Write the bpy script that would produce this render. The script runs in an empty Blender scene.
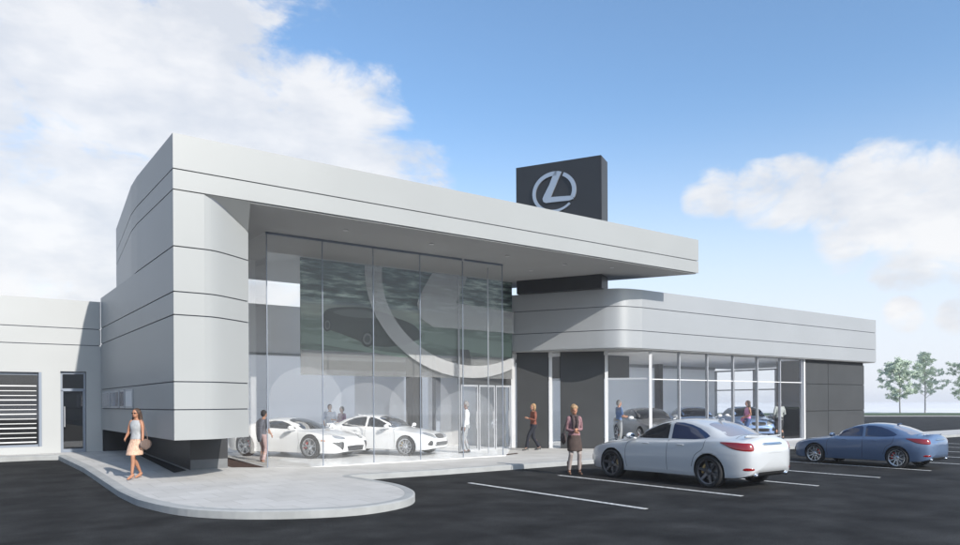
import bpy, bmesh, math, random
from mathutils import Vector, Matrix, noise
from mathutils.bvhtree import BVHTree
random.seed(7)
R = math.radians
C = bpy.context.scene.collection
SC = bpy.context.scene
SC.render.engine = 'CYCLES'

# ------------------------------------------------------------------ camera
EYE = Vector((0, 0, 1.78)); FPX = 725.0
YAW = math.atan2(992, 725); ROLL = math.atan(8 / 1520)
fw = Vector((math.cos(YAW), math.sin(YAW), 0)); rt = Vector((math.sin(YAW), -math.cos(YAW), 0)); up = Vector((0, 0, 1))
cx_ = rt * math.cos(ROLL) - up * math.sin(ROLL); cy_ = rt * math.sin(ROLL) + up * math.cos(ROLL); cz_ = -fw
cam = bpy.data.cameras.new('camera'); cob = bpy.data.objects.new('camera', cam); C.objects.link(cob)
cob.matrix_world = Matrix(((cx_.x, cy_.x, cz_.x, EYE.x), (cx_.y, cy_.y, cz_.y, EYE.y), (cx_.z, cy_.z, cz_.z, EYE.z), (0, 0, 0, 1)))
cam.sensor_width = 36; cam.lens = FPX / 960 * 36; cam.shift_y = (403.2 - 272.5) / 960
cam.clip_end = 3000; cam.clip_start = 0.1
SC.camera = cob
SC.cycles.transparent_max_bounces = 40; SC.cycles.diffuse_bounces = 8; SC.cycles.max_bounces = 16; SC.cycles.sample_clamp_indirect = 8

# ------------------------------------------------------------------ sun, sky, exposure
SUNV = Vector((0.15, -1.72, 1.0)).normalized()          # towards the sun
sl = bpy.data.lights.new('sun', 'SUN'); sl.energy = 4.3; sl.angle = R(0.5); sl.color = (1, 0.955, 0.89)
so = bpy.data.objects.new('sun', sl); C.objects.link(so); so.location = (0, -20, 40)
so.rotation_euler = SUNV.to_track_quat('Z', 'Y').to_euler()
SC.view_settings.view_transform = 'Standard'; SC.view_settings.look = 'None'
SC.view_settings.exposure = 0.35; SC.view_settings.gamma = 1; SC.view_settings.use_curve_mapping = False

W = bpy.data.worlds.new('World'); SC.world = W; W.use_nodes = True
nt = W.node_tree; N = nt.nodes; L = nt.links
for n in list(N): N.remove(n)
def nd(t, **k):
    n = N.new(t)
    for a, b in k.items(): setattr(n, a, b)
    return n
def mth(op, a, b=None, c=None, clamp=False):
    n = nd('ShaderNodeMath', operation=op); n.use_clamp = clamp
    for i, v in enumerate((a, b, c)):
        if v is None: continue
        if isinstance(v, (int, float)): n.inputs[i].default_value = v
        else: L.new(v, n.inputs[i])
    return n.outputs[0]
SKY_STR = 0.112
sky = nd('ShaderNodeTexSky', sky_type='NISHITA'); sky.sun_disc = False
sky.sun_elevation = math.asin(SUNV.z); sky.sun_rotation = math.atan2(SUNV.x, SUNV.y)
sky.air_density = 1.0; sky.dust_density = 1.2; sky.ozone_density = 1.5
tc = nd('ShaderNodeTexCoord')
def skydir(px, py):
    a = px - 480; b = 403.2 - py
    d = fw * FPX + cx_ * a + cy_ * b
    return d.normalized()
blobs = [(40, 60, .34, 1.0), (165, 90, .20, .95), (20, 200, .34, 1.0), (285, 130, .13, .95), (130, 260, .30, .9), (335, 120, .06, .7), (270, 190, .2, .9),
         (205, 40, .10, .75), (397, 130, .035, .62), (380, 165, .06, .6), (415, 180, .065, .75), (350, 165, .10, .9), (300, 60, .05, .6), (-250, 120, .6, .9), (-100, 20, .35, 1.0),
         (880, 195, .065, .95), (835, 205, .05, .8), (790, 196, .055, .85), (760, 196, .05, .82), (720, 194, .04, .78), (700, 200, .03, .7), (925, 228, .075, .9), (985, 215, .09, .95), (960, 190, .06, .8), (850, 235, .05, .75), (890, 262, .035, .65),
         (905, 316, .026, .78), (955, 315, .026, .72), (1010, 300, .06, .8), (585, 279, .03, .6), (1200, 150, .12, .8)]
acc = None
for (px, py, r, s) in blobs:
    d = skydir(px, py)
    vm = nd('ShaderNodeVectorMath', operation='DOT_PRODUCT'); L.new(tc.outputs['Generated'], vm.inputs[0]); vm.inputs[1].default_value = d
    mr = nd('ShaderNodeMapRange', interpolation_type='SMOOTHSTEP'); L.new(vm.outputs['Value'], mr.inputs[0])
    mr.inputs[1].default_value = math.cos(r * 1.25); mr.inputs[2].default_value = math.cos(r * .25); mr.inputs[3].default_value = 0; mr.inputs[4].default_value = s
    acc = mr.outputs[0] if acc is None else mth('MAXIMUM', acc, mr.outputs[0])
mp = nd('ShaderNodeMapping'); mp.inputs['Scale'].default_value = (1, 1, 1.9); L.new(tc.outputs['Generated'], mp.inputs[0])
nz = nd('ShaderNodeTexNoise'); nz.inputs['Scale'].default_value = 8.0; nz.inputs['Detail'].default_value = 9; nz.inputs['Roughness'].default_value = .64
nz.inputs['Distortion'].default_value = .35
L.new(mp.outputs[0], nz.inputs['Vector'])
nz2 = nd('ShaderNodeTexNoise'); nz2.inputs['Scale'].default_value = 9; nz2.inputs['Detail'].default_value = 6; nz2.inputs['Roughness'].default_value = .55
mp2 = nd('ShaderNodeMapping'); mp2.inputs['Scale'].default_value = (1, 1, 2.2); mp2.inputs['Location'].default_value = (3.1, 1.7, .4); L.new(tc.outputs['Generated'], mp2.inputs[0]); L.new(mp2.outputs[0], nz2.inputs['Vector'])
dens = mth('ADD', acc, mth('MULTIPLY', mth('SUBTRACT', nz.outputs['Fac'], .5), 1.9))
cm = nd('ShaderNodeMapRange', interpolation_type='SMOOTHSTEP'); L.new(dens, cm.inputs[0]); cm.inputs[1].default_value = .38; cm.inputs[2].default_value = .88
mask = mth('MULTIPLY', cm.outputs[0], .88)
cr = nd('ShaderNodeValToRGB'); L.new(nz2.outputs['Fac'], cr.inputs[0])
cr.color_ramp.elements[0].position = .38; cr.color_ramp.elements[0].color = (.60, .62, .66, 1)
cr.color_ramp.elements[1].position = .62; cr.color_ramp.elements[1].color = (.77, .765, .765, 1)
k = 1 / SKY_STR
cs = nd('ShaderNodeVectorMath', operation='SCALE'); L.new(cr.outputs[0], cs.inputs[0]); cs.inputs['Scale'].default_value = k
# pale humid air low down
sx = nd('ShaderNodeSeparateXYZ'); L.new(tc.outputs['Generated'], sx.inputs[0])
hz = nd('ShaderNodeMapRange', interpolation_type='SMOOTHERSTEP'); L.new(sx.outputs['Z'], hz.inputs[0])
hz.inputs[1].default_value = -.02; hz.inputs[2].default_value = .42; hz.inputs[3].default_value = .93; hz.inputs[4].default_value = 0
tint = nd('ShaderNodeMix', data_type='RGBA', blend_type='MULTIPLY'); tint.inputs[0].default_value = 1
L.new(sky.outputs[0], tint.inputs[6]); tint.inputs[7].default_value = (1.27, 1.48, 1.60, 1)
m1 = nd('ShaderNodeMix', data_type='RGBA'); L.new(hz.outputs[0], m1.inputs[0]); L.new(tint.outputs[2], m1.inputs[6])
m1.inputs[7].default_value = (.70 * k, .73 * k, .80 * k, 1)
m2 = nd('ShaderNodeMix', data_type='RGBA'); L.new(mask, m2.inputs[0]); L.new(m1.outputs[2], m2.inputs[6]); L.new(cs.outputs[0], m2.inputs[7])
bg = nd('ShaderNodeBackground'); bg.inputs[1].default_value = SKY_STR; L.new(m2.outputs[2], bg.inputs[0])
wo = nd('ShaderNodeOutputWorld'); L.new(bg.outputs[0], wo.inputs[0])

# ------------------------------------------------------------------ materials
MAT = {}
def mat(name, col, rough=.6, metal=0, coat=0, var=0, vscale=3, bump=0, bscale=40, spec=.5, emit=None, stretch=(1, 1, 1), col2=None):
    if name in MAT: return MAT[name]
    m = bpy.data.materials.new(name); m.use_nodes = True; t = m.node_tree; b = t.nodes['Principled BSDF']
    b.inputs['Base Color'].default_value = (*col, 1); b.inputs['Roughness'].default_value = rough; b.inputs['Metallic'].default_value = metal
    b.inputs['Coat Weight'].default_value = coat; b.inputs['Coat Roughness'].default_value = .05; b.inputs['Specular IOR Level'].default_value = spec
    if var or bump or col2:
        co = t.nodes.new('ShaderNodeTexCoord'); ma = t.nodes.new('ShaderNodeMapping'); ma.inputs['Scale'].default_value = stretch
        t.links.new(co.outputs['Object'], ma.inputs[0])
        n = t.nodes.new('ShaderNodeTexNoise'); n.inputs['Scale'].default_value = vscale; n.inputs['Detail'].default_value = 6
        t.links.new(ma.outputs[0], n.inputs['Vector'])
        r = t.nodes.new('ShaderNodeValToRGB'); t.links.new(n.outputs['Fac'], r.inputs[0])
        lo = [max(0, c * (1 - var)) for c in col]; hi = [min(1, c * (1 + var)) for c in (col2 or col)]
        r.color_ramp.elements[0].position = .32; r.color_ramp.elements[0].color = (*lo, 1)
        r.color_ramp.elements[1].position = .68; r.color_ramp.elements[1].color = (*hi, 1)
        t.links.new(r.outputs[0], b.inputs['Base Color'])
        if bump:
            n2 = t.nodes.new('ShaderNodeTexNoise'); n2.inputs['Scale'].default_value = bscale; n2.inputs['Detail'].default_value = 4
            t.links.new(ma.outputs[0], n2.inputs['Vector'])
            bp = t.nodes.new('ShaderNodeBump'); bp.inputs['Strength'].default_value = bump; bp.inputs['Distance'].default_value = .01
            t.links.new(n2.outputs['Fac'], bp.inputs['Height']); t.links.new(bp.outputs[0], b.inputs['Normal'])
    if emit: b.inputs['Emission Color'].default_value = (*emit[:3], 1); b.inputs['Emission Strength'].default_value = emit[3]
    MAT[name] = m; return m
def glass_mat(name, tint, gloss=.08, frost=0, fcol=(.6, .6, .6)):
    if name in MAT: return MAT[name]
    m = bpy.data.materials.new(name); m.use_nodes = True; t = m.node_tree
    for n in list(t.nodes): t.nodes.remove(n)
    o = t.nodes.new('ShaderNodeOutputMaterial'); tr = t.nodes.new('ShaderNodeBsdfTransparent'); tr.inputs[0].default_value = (*tint, 1)
    gl = t.nodes.new('ShaderNodeBsdfGlossy'); gl.inputs['Roughness'].default_value = .015; gl.inputs[0].default_value = (1, 1, 1, 1)
    ge = t.nodes.new('ShaderNodeNewGeometry'); dt = t.nodes.new('ShaderNodeVectorMath'); dt.operation = 'DOT_PRODUCT'
    t.links.new(ge.outputs['Incoming'], dt.inputs[0]); t.links.new(ge.outputs['Normal'], dt.inputs[1])
    def M(op, a, b_):
        n = t.nodes.new('ShaderNodeMath'); n.operation = op
        for i, v in enumerate((a, b_)):
            if isinstance(v, (int, float)): n.inputs[i].default_value = v
            else: t.links.new(v, n.inputs[i])
        return n.outputs[0]
    ab = M('ABSOLUTE', dt.outputs['Value'], 0); sc_ = M('POWER', M('SUBTRACT', 1, ab), 5); mo_ = M('MULTIPLY_ADD', sc_, .8); mu = mo_.node; mu.inputs[2].default_value = gloss; mu.use_clamp = True
    mx = t.nodes.new('ShaderNodeMixShader'); t.links.new(mu.outputs[0], mx.inputs[0]); t.links.new(tr.outputs[0], mx.inputs[1]); t.links.new(gl.outputs[0], mx.inputs[2])
    last = mx
    if frost:
        df = t.nodes.new('ShaderNodeBsdfDiffuse'); df.inputs[0].default_value = (*fcol, 1)
        m3 = t.nodes.new('ShaderNodeMixShader'); m3.inputs[0].default_value = frost
        t.links.new(mx.outputs[0], m3.inputs[1]); t.links.new(df.outputs[0], m3.inputs[2]); last = m3
    t.links.new(last.outputs[0], o.inputs[0]); MAT[name] = m; return m

mat('cladding', (.295, .303, .300), .42, metal=.0, var=.03, vscale=.5, coat=.0, bump=.02, bscale=2, spec=.4)
mat('cladding_back', (.085, .095, .12), .7)
mat('wing_white', (.385, .392, .388), .6, var=.03, vscale=.6)
mat('band', (.335, .345, .355), .36, metal=.25, var=.03, vscale=.5, spec=.5)
mat('soffit', (.37, .37, .365), .75, var=.04, vscale=.7)
mat('roof', (.35, .35, .35), .8)
mat('dark_base', (.014, .015, .018), .45, var=.12, vscale=1.5)
mat('plinth', (.13, .135, .14), .7, var=.1, vscale=4)
mat('charcoal', (.036, .037, .038), .5, var=.1, vscale=1.2, bump=.02)
mat('charcoal_deep', (.022, .022, .023), .6)
mat('sign_dark', (.014, .0145, .016), .35, var=.08, vscale=1)
mat('emblem', (.36, .40, .45), .3, metal=.55)
mat('asphalt', (.017, .0175, .018), .9, var=.30, vscale=1.1, bump=.5, bscale=90, spec=.15, stretch=(1, 1, 1), col2=(.025, .0255, .026))
mat('pavement', (.47, .458, .44), .8, var=.07, vscale=1.3, bump=.15, bscale=60)
mat('kerb', (.31, .315, .31), .8, var=.10, vscale=3, bump=.15, bscale=60)
mat('paint_line', (.46, .46, .45), .8, var=.35, vscale=14)
mat('floor_white', (.88, .88, .87), .25, var=.02, vscale=1)
mat('wall_white', (.86, .86, .86), .7, var=.02, vscale=1)
mat('wall_grey', (.82, .81, .79), .7, var=.03, vscale=.8)
mat('ceiling', (.72, .71, .70), .7)
mat('alu', (.42, .43, .45), .4, metal=.3)
mat('alu_white', (.62, .62, .62), .5)
mat('mullion_dark', (.22, .25, .30), .4, metal=.3)
mat('mulch', (.045, .020, .012), .95, var=.6, vscale=9, bump=1, bscale=30)
mat('soil_black', (.012, .012, .013), .95, bump=1, bscale=25, var=.5, vscale=8)
mat('grass', (.035, .075, .025), .9, var=.4, vscale=.4)
mat('field', (.66, .66, .66), .9, var=.06, vscale=.05)
mat('rubber', (.014, .014, .015), .75)
mat('arch_dark', (.008, .008, .009), .9)
mat('rim_dark', (.10, .105, .12), .3, metal=.85)
mat('rim_silver', (.60, .62, .65), .25, metal=.8)
mat('disc', (.25, .25, .26), .35, metal=.9)
mat('caliper_red', (.60, .02, .015), .4)
mat('caliper_gold', (.45, .30, .12), .4)
mat('car_glass', (.012, .015, .020), .04, spec=.8, coat=.6)
mat('car_glass_blue', (.020, .035, .085), .05, spec=.7, coat=.5)
mat('sky_reflect_glass', (.26, .25, .27), .12, spec=.9, coat=.7)  # pale base colour stands in for sky reflected in the glass
mat('tail_red', (.22, .002, .003), .15, coat=.8)
mat('lamp_clear', (.42, .44, .46), .12, metal=.4, coat=.8)
mat('amber', (.55, .18, .04), .3)
mat('chrome', (.55, .57, .60), .12, metal=1)
mat('grille', (.02, .02, .022), .5)
mat('gap', (.05, .05, .055), .8)
mat('paint_white', (.47, .485, .50), .28, coat=1.0, spec=.5)
mat('paint_bright', (.78, .78, .78), .28, coat=1.0)
mat('paint_blue', (.125, .185, .30), .30, metal=.35, coat=1.0)
mat('paint_sky', (.26, .38, .62), .30, metal=.2, coat=1.0)
mat('paint_grey', (.20, .20, .20), .30, metal=.4, coat=1.0)
mat('skin', (.42, .22, .145), .6); mat('skin_tan', (.36, .17, .10), .6); mat('skin_dark', (.16, .08, .055), .6)
mat('bark', (.26, .25, .24), .9, var=.3, vscale=8)
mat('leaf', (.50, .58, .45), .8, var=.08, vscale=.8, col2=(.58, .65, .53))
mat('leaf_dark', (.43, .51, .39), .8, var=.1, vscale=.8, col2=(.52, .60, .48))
glass_mat('glass', (.993, .995, .996), .022)
glass_mat('glass_wing', (.985, .988, .99), .03)
glass_mat('glass_dark', (.22, .24, .27), .10)
glass_mat('frosted', (1, 1, 1), .03, .36, (.55, .55, .55))
glass_mat('smoke', (.8, .8, .8), .03, .45, (.22, .225, .225))
glass_mat('highlight_film', (1, 1, 1), .02, .06, (.9, .9, .9))  # pale veil for the painted highlight arcs

def tex_extra(name, kind):
    m = MAT[name]; t = m.node_tree; b = t.nodes['Principled BSDF']; co = t.nodes.new('ShaderNodeTexCoord'); src = b.inputs['Base Color'].links[0].from_socket
    mx = t.nodes.new('ShaderNodeMix'); mx.data_type = 'RGBA'; mx.blend_type = 'MULTIPLY'; mx.inputs[0].default_value = 1
    if kind == 'paving':
        br = t.nodes.new('ShaderNodeTexBrick'); br.offset = .5; br.inputs['Scale'].default_value = 1; br.inputs['Brick Width'].default_value = .6; br.inputs['Row Height'].default_value = .6; br.inputs['Mortar Size'].default_value = .006; br.inputs['Mortar Smooth'].default_value = .3
        br.inputs['Color1'].default_value = (1, 1, 1, 1); br.inputs['Color2'].default_value = (.90, .895, .885, 1); br.inputs['Mortar'].default_value = (.62, .61, .60, 1)
        t.links.new(co.outputs['Object'], br.inputs['Vector']); out = br.outputs['Color']
    else:
        n = t.nodes.new('ShaderNodeTexNoise'); n.inputs['Scale'].default_value = 55; n.inputs['Detail'].default_value = 3; t.links.new(co.outputs['Object'], n.inputs['Vector'])
        r = t.nodes.new('ShaderNodeValToRGB'); r.color_ramp.elements[0].position = .35; r.color_ramp.elements[0].color = (.55, .55, .55, 1); r.color_ramp.elements[1].position = .72; r.color_ramp.elements[1].color = (1.6, 1.6, 1.6, 1); t.links.new(n.outputs['Fac'], r.inputs[0])
        n2 = t.nodes.new('ShaderNodeTexNoise'); n2.inputs['Scale'].default_value = .8; n2.inputs['Detail'].default_value = 8; n2.inputs['Roughness'].default_value = .7; t.links.new(co.outputs['Object'], n2.inputs['Vector'])
        r2 = t.nodes.new('ShaderNodeValToRGB'); r2.color_ramp.elements[0].position = .40; r2.color_ramp.elements[0].color = (.72, .72, .72, 1); r2.color_ramp.elements[1].position = .62; r2.color_ramp.elements[1].color = (1.18, 1.18, 1.17, 1); t.links.new(n2.outputs['Fac'], r2.inputs[0])
        m4 = t.nodes.new('ShaderNodeMix'); m4.data_type = 'RGBA'; m4.blend_type = 'MULTIPLY'; m4.inputs[0].default_value = 1; t.links.new(r.outputs[0], m4.inputs[6]); t.links.new(r2.outputs[0], m4.inputs[7]); out = m4.outputs[2]
    t.links.new(src, mx.inputs[6]); t.links.new(out, mx.inputs[7]); t.links.new(mx.outputs[2], b.inputs['Base Color'])
tex_extra('pavement', 'paving'); tex_extra('asphalt', 'grit')
def translucent_mat(name, col, f_):
    m = bpy.data.materials.new(name); m.use_nodes = True; t = m.node_tree
    for n in list(t.nodes): t.nodes.remove(n)
    o = t.nodes.new('ShaderNodeOutputMaterial'); a = t.nodes.new('ShaderNodeBsdfTranslucent'); a.inputs[0].default_value = (*col, 1); b = t.nodes.new('ShaderNodeBsdfDiffuse'); b.inputs[0].default_value = (*col, 1)
    x = t.nodes.new('ShaderNodeMixShader'); x.inputs[0].default_value = f_; t.links.new(b.outputs[0], x.inputs[1]); t.links.new(a.outputs[0], x.inputs[2]); c = t.nodes.new('ShaderNodeBsdfRefraction'); c.inputs['Roughness'].default_value = .75; c.inputs['IOR'].default_value = 1.35; y = t.nodes.new('ShaderNodeMixShader'); y.inputs[0].default_value = .62; t.links.new(x.outputs[0], y.inputs[1]); t.links.new(c.outputs[0], y.inputs[2]); t.links.new(y.outputs[0], o.inputs[0]); MAT[name] = m
translucent_mat('light_fill_glass', (.98, .96, .93), .45)  # translucency added so the walls let daylight in and brighten the rooms
# ------------------------------------------------------------------ helpers
def link(name, bm, m, parent=None, smooth=False):
    me = bpy.data.meshes.new(name); bm.normal_update(); bm.to_mesh(me); bm.free()
    for x in (m if isinstance(m, (list, tuple)) else [m]):
        me.materials.append(MAT[x] if isinstance(x, str) else x)
    if smooth:
        me.polygons.foreach_set('use_smooth', [True] * len(me.polygons))
    o = bpy.data.objects.new(name, me); C.objects.link(o); o.parent = parent
    return o
def tag(o, label, cat, group=None, kind=None):
    if label: o['label'] = label
    if cat: o['category'] = cat
    if group: o['group'] = group
    if kind: o['kind'] = kind
    return o
def thing(name, label, cat, loc=(0, 0, 0), rz=0, group=None, sc=1):
    o = bpy.data.objects.new(name, None); C.objects.link(o); o.location = loc; o.rotation_euler = (0, 0, rz); o.scale = (sc,) * 3
    o.empty_display_size = .3
    return tag(o, label, cat, group)
def box(bm, x0, x1, y0, y1, z0, z1):
    v = [bm.verts.new(p) for p in ((x0, y0, z0), (x1, y0, z0), (x1, y1, z0), (x0, y1, z0), (x0, y0, z1), (x1, y0, z1), (x1, y1, z1), (x0, y1, z1))]
    for f in ((3, 2, 1, 0), (4, 5, 6, 7), (0, 1, 5, 4), (1, 2, 6, 5), (2, 3, 7, 6), (3, 0, 4, 7)): bm.faces.new([v[i] for i in f])
def BX(*a):
    bm = bmesh.new()
    for b in ([a] if isinstance(a[0], (int, float)) else a): box(bm, *b)
    return bm
def seg_box(bm, A, B, t, z0, z1, off=0):
    """upright slab from A to B (2D), thickness t, shifted by off along its left normal"""
    A = Vector(A[:2]); B = Vector(B[:2]); d = (B - A).normalized(); n = Vector((-d.y, d.x))
    c = [A + n * (off - t / 2), B + n * (off - t / 2), B + n * (off + t / 2), A + n * (off + t / 2)]
    prism(bm, c, z0, z1)
def prism(bm, poly, z0, z1):
    """poly: list of 2D points; z0/z1 number or list"""
    n = len(poly)
    zz0 = z0 if isinstance(z0, (list, tuple)) else [z0] * n; zz1 = z1 if isinstance(z1, (list, tuple)) else [z1] * n
    a = sum(poly[i][0] * poly[(i + 1) % n][1] - poly[(i + 1) % n][0] * poly[i][1] for i in range(n))
    idx = list(range(n)) if a > 0 else list(range(n))[::-1]
    lo = [bm.verts.new((poly[i][0], poly[i][1], zz0[i])) for i in idx]; hi = [bm.verts.new((poly[i][0], poly[i][1], zz1[i])) for i in idx]
    bm.faces.new(lo[::-1]); bm.faces.new(hi)
    for i in range(n):
        j = (i + 1) % n; bm.faces.new((lo[i], lo[j], hi[j], hi[i]))
def PR(poly, z0, z1):
    bm = bmesh.new(); prism(bm, poly, z0, z1); return bm
def PRC(poly, z0, z1, xr=(-99, 99), yr=(-99, 99)):
    bm = PR(poly, z0, z1); bm.normal_update()
    for co, no in (((xr[1], 0, 0), (1, 0, 0)), ((xr[0], 0, 0), (-1, 0, 0)), ((0, yr[1], 0), (0, 1, 0)), ((0, yr[0], 0), (0, -1, 0))):
        r_ = bmesh.ops.bisect_plane(bm, geom=bm.verts[:] + bm.edges[:] + bm.faces[:], plane_co=co, plane_no=no, clear_outer=True)
        es = [e for e in r_['geom_cut'] if isinstance(e, bmesh.types.BMEdge)]
        if es: bmesh.ops.holes_fill(bm, edges=es)
    fixn(bm); return bm
def inset_poly(poly, d):
    n = len(poly); out = []
    a = sum(poly[i][0] * poly[(i + 1) % n][1] - poly[(i + 1) % n][0] * poly[i][1] for i in range(n)); s = 1 if a > 0 else -1
    for i in range(n):
        p0 = Vector(poly[i - 1][:2]); p = Vector(poly[i][:2]); p1 = Vector(poly[(i + 1) % n][:2])
        e0 = (p - p0).normalized(); e1 = (p1 - p).normalized(); n0 = Vector((-e0.y, e0.x)) * s; n1 = Vector((-e1.y, e1.x)) * s
        b = (n0 + n1); b = b / max(.3, b.length_squared) * 2 * d if b.length > 0 else n0 * d
        out.append(p + b)
    return out
def spline(pts, n=8, closed=False):
    P = [Vector(p) for p in pts]; out = []; m = len(P)
    for i in range(m if closed else m - 1):
        p1 = P[i]; p2 = P[(i + 1) % m]
        p0 = P[(i - 1) % m] if closed or i > 0 else p1 * 2 - p2
        p3 = P[(i + 2) % m] if closed or i + 2 < m else p2 * 2 - p1
        for j in range(n):
            t = j / n
            out.append(.5 * ((2 * p1) + (p2 - p0) * t + (2 * p0 - 5 * p1 + 4 * p2 - p3) * t * t + (3 * p1 - p0 - 3 * p2 + p3) * t ** 3))
    if not closed: out.append(P[-1])
    return out
def tube(bm, pts, rad, seg=8, cap=True, flat=1.0):
    """round-ended tapered tube through pts"""
    P = [Vector(p) for p in pts]; Rr = list(rad) if isinstance(rad, (list, tuple)) else [rad] * len(P)
    d0 = (P[1] - P[0]).normalized(); u = d0.orthogonal().normalized()
    if cap:
        pre = []; 
        for a in (75, 45): pre.append((P[0] - d0 * Rr[0] * math.sin(R(a)), Rr[0] * math.cos(R(a))))
        d1 = (P[-1] - P[-2]).normalized(); post = [(P[-1] + d1 * Rr[-1] * math.sin(R(a)), Rr[-1] * math.cos(R(a))) for a in (45, 75)]
        P = [p for p, _ in pre] + P + [p for p, _ in post]; Rr = [r for _, r in pre] + Rr + [r for _, r in post]
    rings = []
    for i, p in enumerate(P):
        if i == 0: d = P[1] - P[0]
        elif i == len(P) - 1: d = P[-1] - P[-2]
        else: d = (P[i + 1] - P[i]).normalized() + (P[i] - P[i - 1]).normalized()
        d.normalize(); u = (u - d * u.dot(d)).normalized(); w = d.cross(u)
        rings.append([bm.verts.new(p + (u * math.cos(2 * math.pi * k / seg) + w * math.sin(2 * math.pi * k / seg) * flat) * Rr[i]) for k in range(seg)])
    for a, b in zip(rings, rings[1:]):
        for k in range(seg): bm.faces.new((a[k], a[(k + 1) % seg], b[(k + 1) % seg], b[k]))
    bm.faces.new(rings[0][::-1]); bm.faces.new(rings[-1])
def lathe(bm, prof, seg=32, axis='y', c=(0, 0, 0)):
    """prof: (r, a) closed loop around the axis"""
    rings = []
    for k in range(seg):
        t = 2 * math.pi * k / seg
        rings.append([bm.verts.new((c[0] + r * math.cos(t), c[1] + a, c[2] + r * math.sin(t)) if axis == 'y' else (c[0] + r * math.cos(t), c[1] + r * math.sin(t), c[2] + a)) for r, a in prof])
    n = len(prof)
    for k in range(seg):
        A = rings[k]; B = rings[(k + 1) % seg]
        for i in range(n):
            j = (i + 1) % n; bm.faces.new((A[i], A[j], B[j], B[i]))
def fixn(bm): bmesh.ops.recalc_face_normals(bm, faces=bm.faces)
def bevelled(o, w=.01, s=2):
    m = o.modifiers.new('b', 'BEVEL'); m.width = w; m.segments = s; m.limit_method = 'ANGLE'; m.angle_limit = R(40); return o
def ev_mesh(o):
    dg = bpy.context.evaluated_depsgraph_get(); return bpy.data.meshes.new_from_object(o.evaluated_get(dg))

# ------------------------------------------------------------------ ground
def rise(x, y):
    return .27 * min(1, max(0, (y - 15.5) / 8.5)) * min(1, max(0, (8 - x) / 2))
def sheet(poly_or_grid): pass
def grid_sheet(x0, x1, y0, y1, nx, ny, z, test=None):
    bm = bmesh.new(); V = {}
    for i in range(nx + 1):
        for j in range(ny + 1):
            x = x0 + (x1 - x0) * i / nx; y = y0 + (y1 - y0) * j / ny; V[i, j] = bm.verts.new((x, y, z + rise(x, y)))
    for i in range(nx):
        for j in range(ny): bm.faces.new((V[i, j], V[i + 1, j], V[i + 1, j + 1], V[i, j + 1]))
    return bm
bm = bmesh.new(); v = [bm.verts.new(p) for p in ((-1500, -1500, -.03), (1500, -1500, -.03), (1500, 1500, -.03), (-1500, 1500, -.03))]; bm.faces.new(v)
tag(link('ground', bm, 'field'), None, None, kind='structure')
def grass_edge(t, off=0):   # line of the far verge
    A = Vector((91.8, 44.5)); B = Vector((97.9, 36.3)); d = (B - A).normalized(); n = Vector((-d.y, d.x))
    if n.dot(Vector((1, 0))) < 0: n = -n
    return A + d * t + n * off
A_, B_ = grass_edge(-140), grass_edge(220)
bm = bmesh.new()
xs = [-80, -40, -20, -10, -6, -2, 0, 2, 4, 6, 8, 10, 14]; ys = [-60, -30, 0, 10, 15.5] + [15.5 + k for k in range(1, 10)] + [30, 60, 110]
V = {(i, j): bm.verts.new((x, y, rise(x, y))) for i, x in enumerate(xs) for j, y in enumerate(ys)}
for i in range(len(xs) - 1):
    for j in range(len(ys) - 1): bm.faces.new((V[i, j], V[i + 1, j], V[i + 1, j + 1], V[i, j + 1]))
bm.faces.new([bm.verts.new(p) for p in ((14, -60, 0), (*grass_edge(131), 0), (*grass_edge(-80), 0), (14, 110, 0))])
tag(link('parking_lot', bm, 'asphalt'), None, None, kind='structure')
def strip(name, o0, o1, z, m, z0=None):
    return tag(link(name, PR([grass_edge(-140, o0), grass_edge(220, o0), grass_edge(220, o1), grass_edge(-140, o1)], z0 if z0 is not None else z - .02, z), m), None, None, kind='structure')
strip('far_kerb', -6.0, -5.5, .13, 'kerb', -.02); strip('grass_verge', 0, 14, .12, 'grass', -.02)
strip('far_path', 14, 30, .10, 'field', -.02)

tag(link('light_fill_yard', PR([(-10, 31.5), (5, 31.5), (5, 24.9), (36, 24.9), (36, 80), (-10, 80)], -.02, .31 if False else .02), 'field'), None, None, kind='structure')  # pale sheet added behind the building to bounce light through its back walls
# pavement outline with kerb (ground points measured on the photo)
isl = [(2.62, 23.6), (2.62, 20), (2.63, 17), (2.64, 14.9), (2.70, 13.6), (3.05, 12.1), (3.9, 11.05), (5.2, 10.5), (6.35, 10.85), (7.05, 11.75), (7.42, 12.9), (7.45, 14.1), (7.40, 15.0), (7.44, 15.22), (7.62, 15.32), (8.4, 15.26), (9.8, 15.16)]
isl = [Vector(p) for p in isl]
curve = [Vector((-14, 23.55)), Vector((1.9, 23.55)), Vector((2.45, 23.4))] + [Vector((p.x, p.y)) for p in spline([p.to_3d() for p in isl[1:]], 6)] + [Vector((40, 15.0)), Vector((75, 14.8))]
def offs(c, d):
    out = []
    for i, p in enumerate(c):
        a = c[max(0, i - 1)]; b = c[min(len(c) - 1, i + 1)]; e = (b - a).normalized(); out.append(p + Vector((-e.y, e.x)) * d)
    return out
inner = offs(curve, .19)
bm = bmesh.new()
def zz(p): return rise(p.x, p.y)
ro = []
i1 = offs(curve, .035)
for c0, c1, c2 in zip(curve, i1, inner):
    ro.append([bm.verts.new((c0.x, c0.y, zz(c0) - .05)), bm.verts.new((c0.x, c0.y, zz(c0) + .115)), bm.verts.new((c1.x, c1.y, zz(c1) + .134)), bm.verts.new((c2.x, c2.y, zz(c2) + .134)), bm.verts.new((c2.x, c2.y, zz(c2) - .05))])
for a, b in zip(ro, ro[1:]):
    for k_ in range(4): bm.faces.new((a[k_], b[k_], b[k_ + 1], a[k_ + 1]))
fixn(bm); tag(link('kerb', bm, 'kerb'), None, None, kind='structure')
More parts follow.
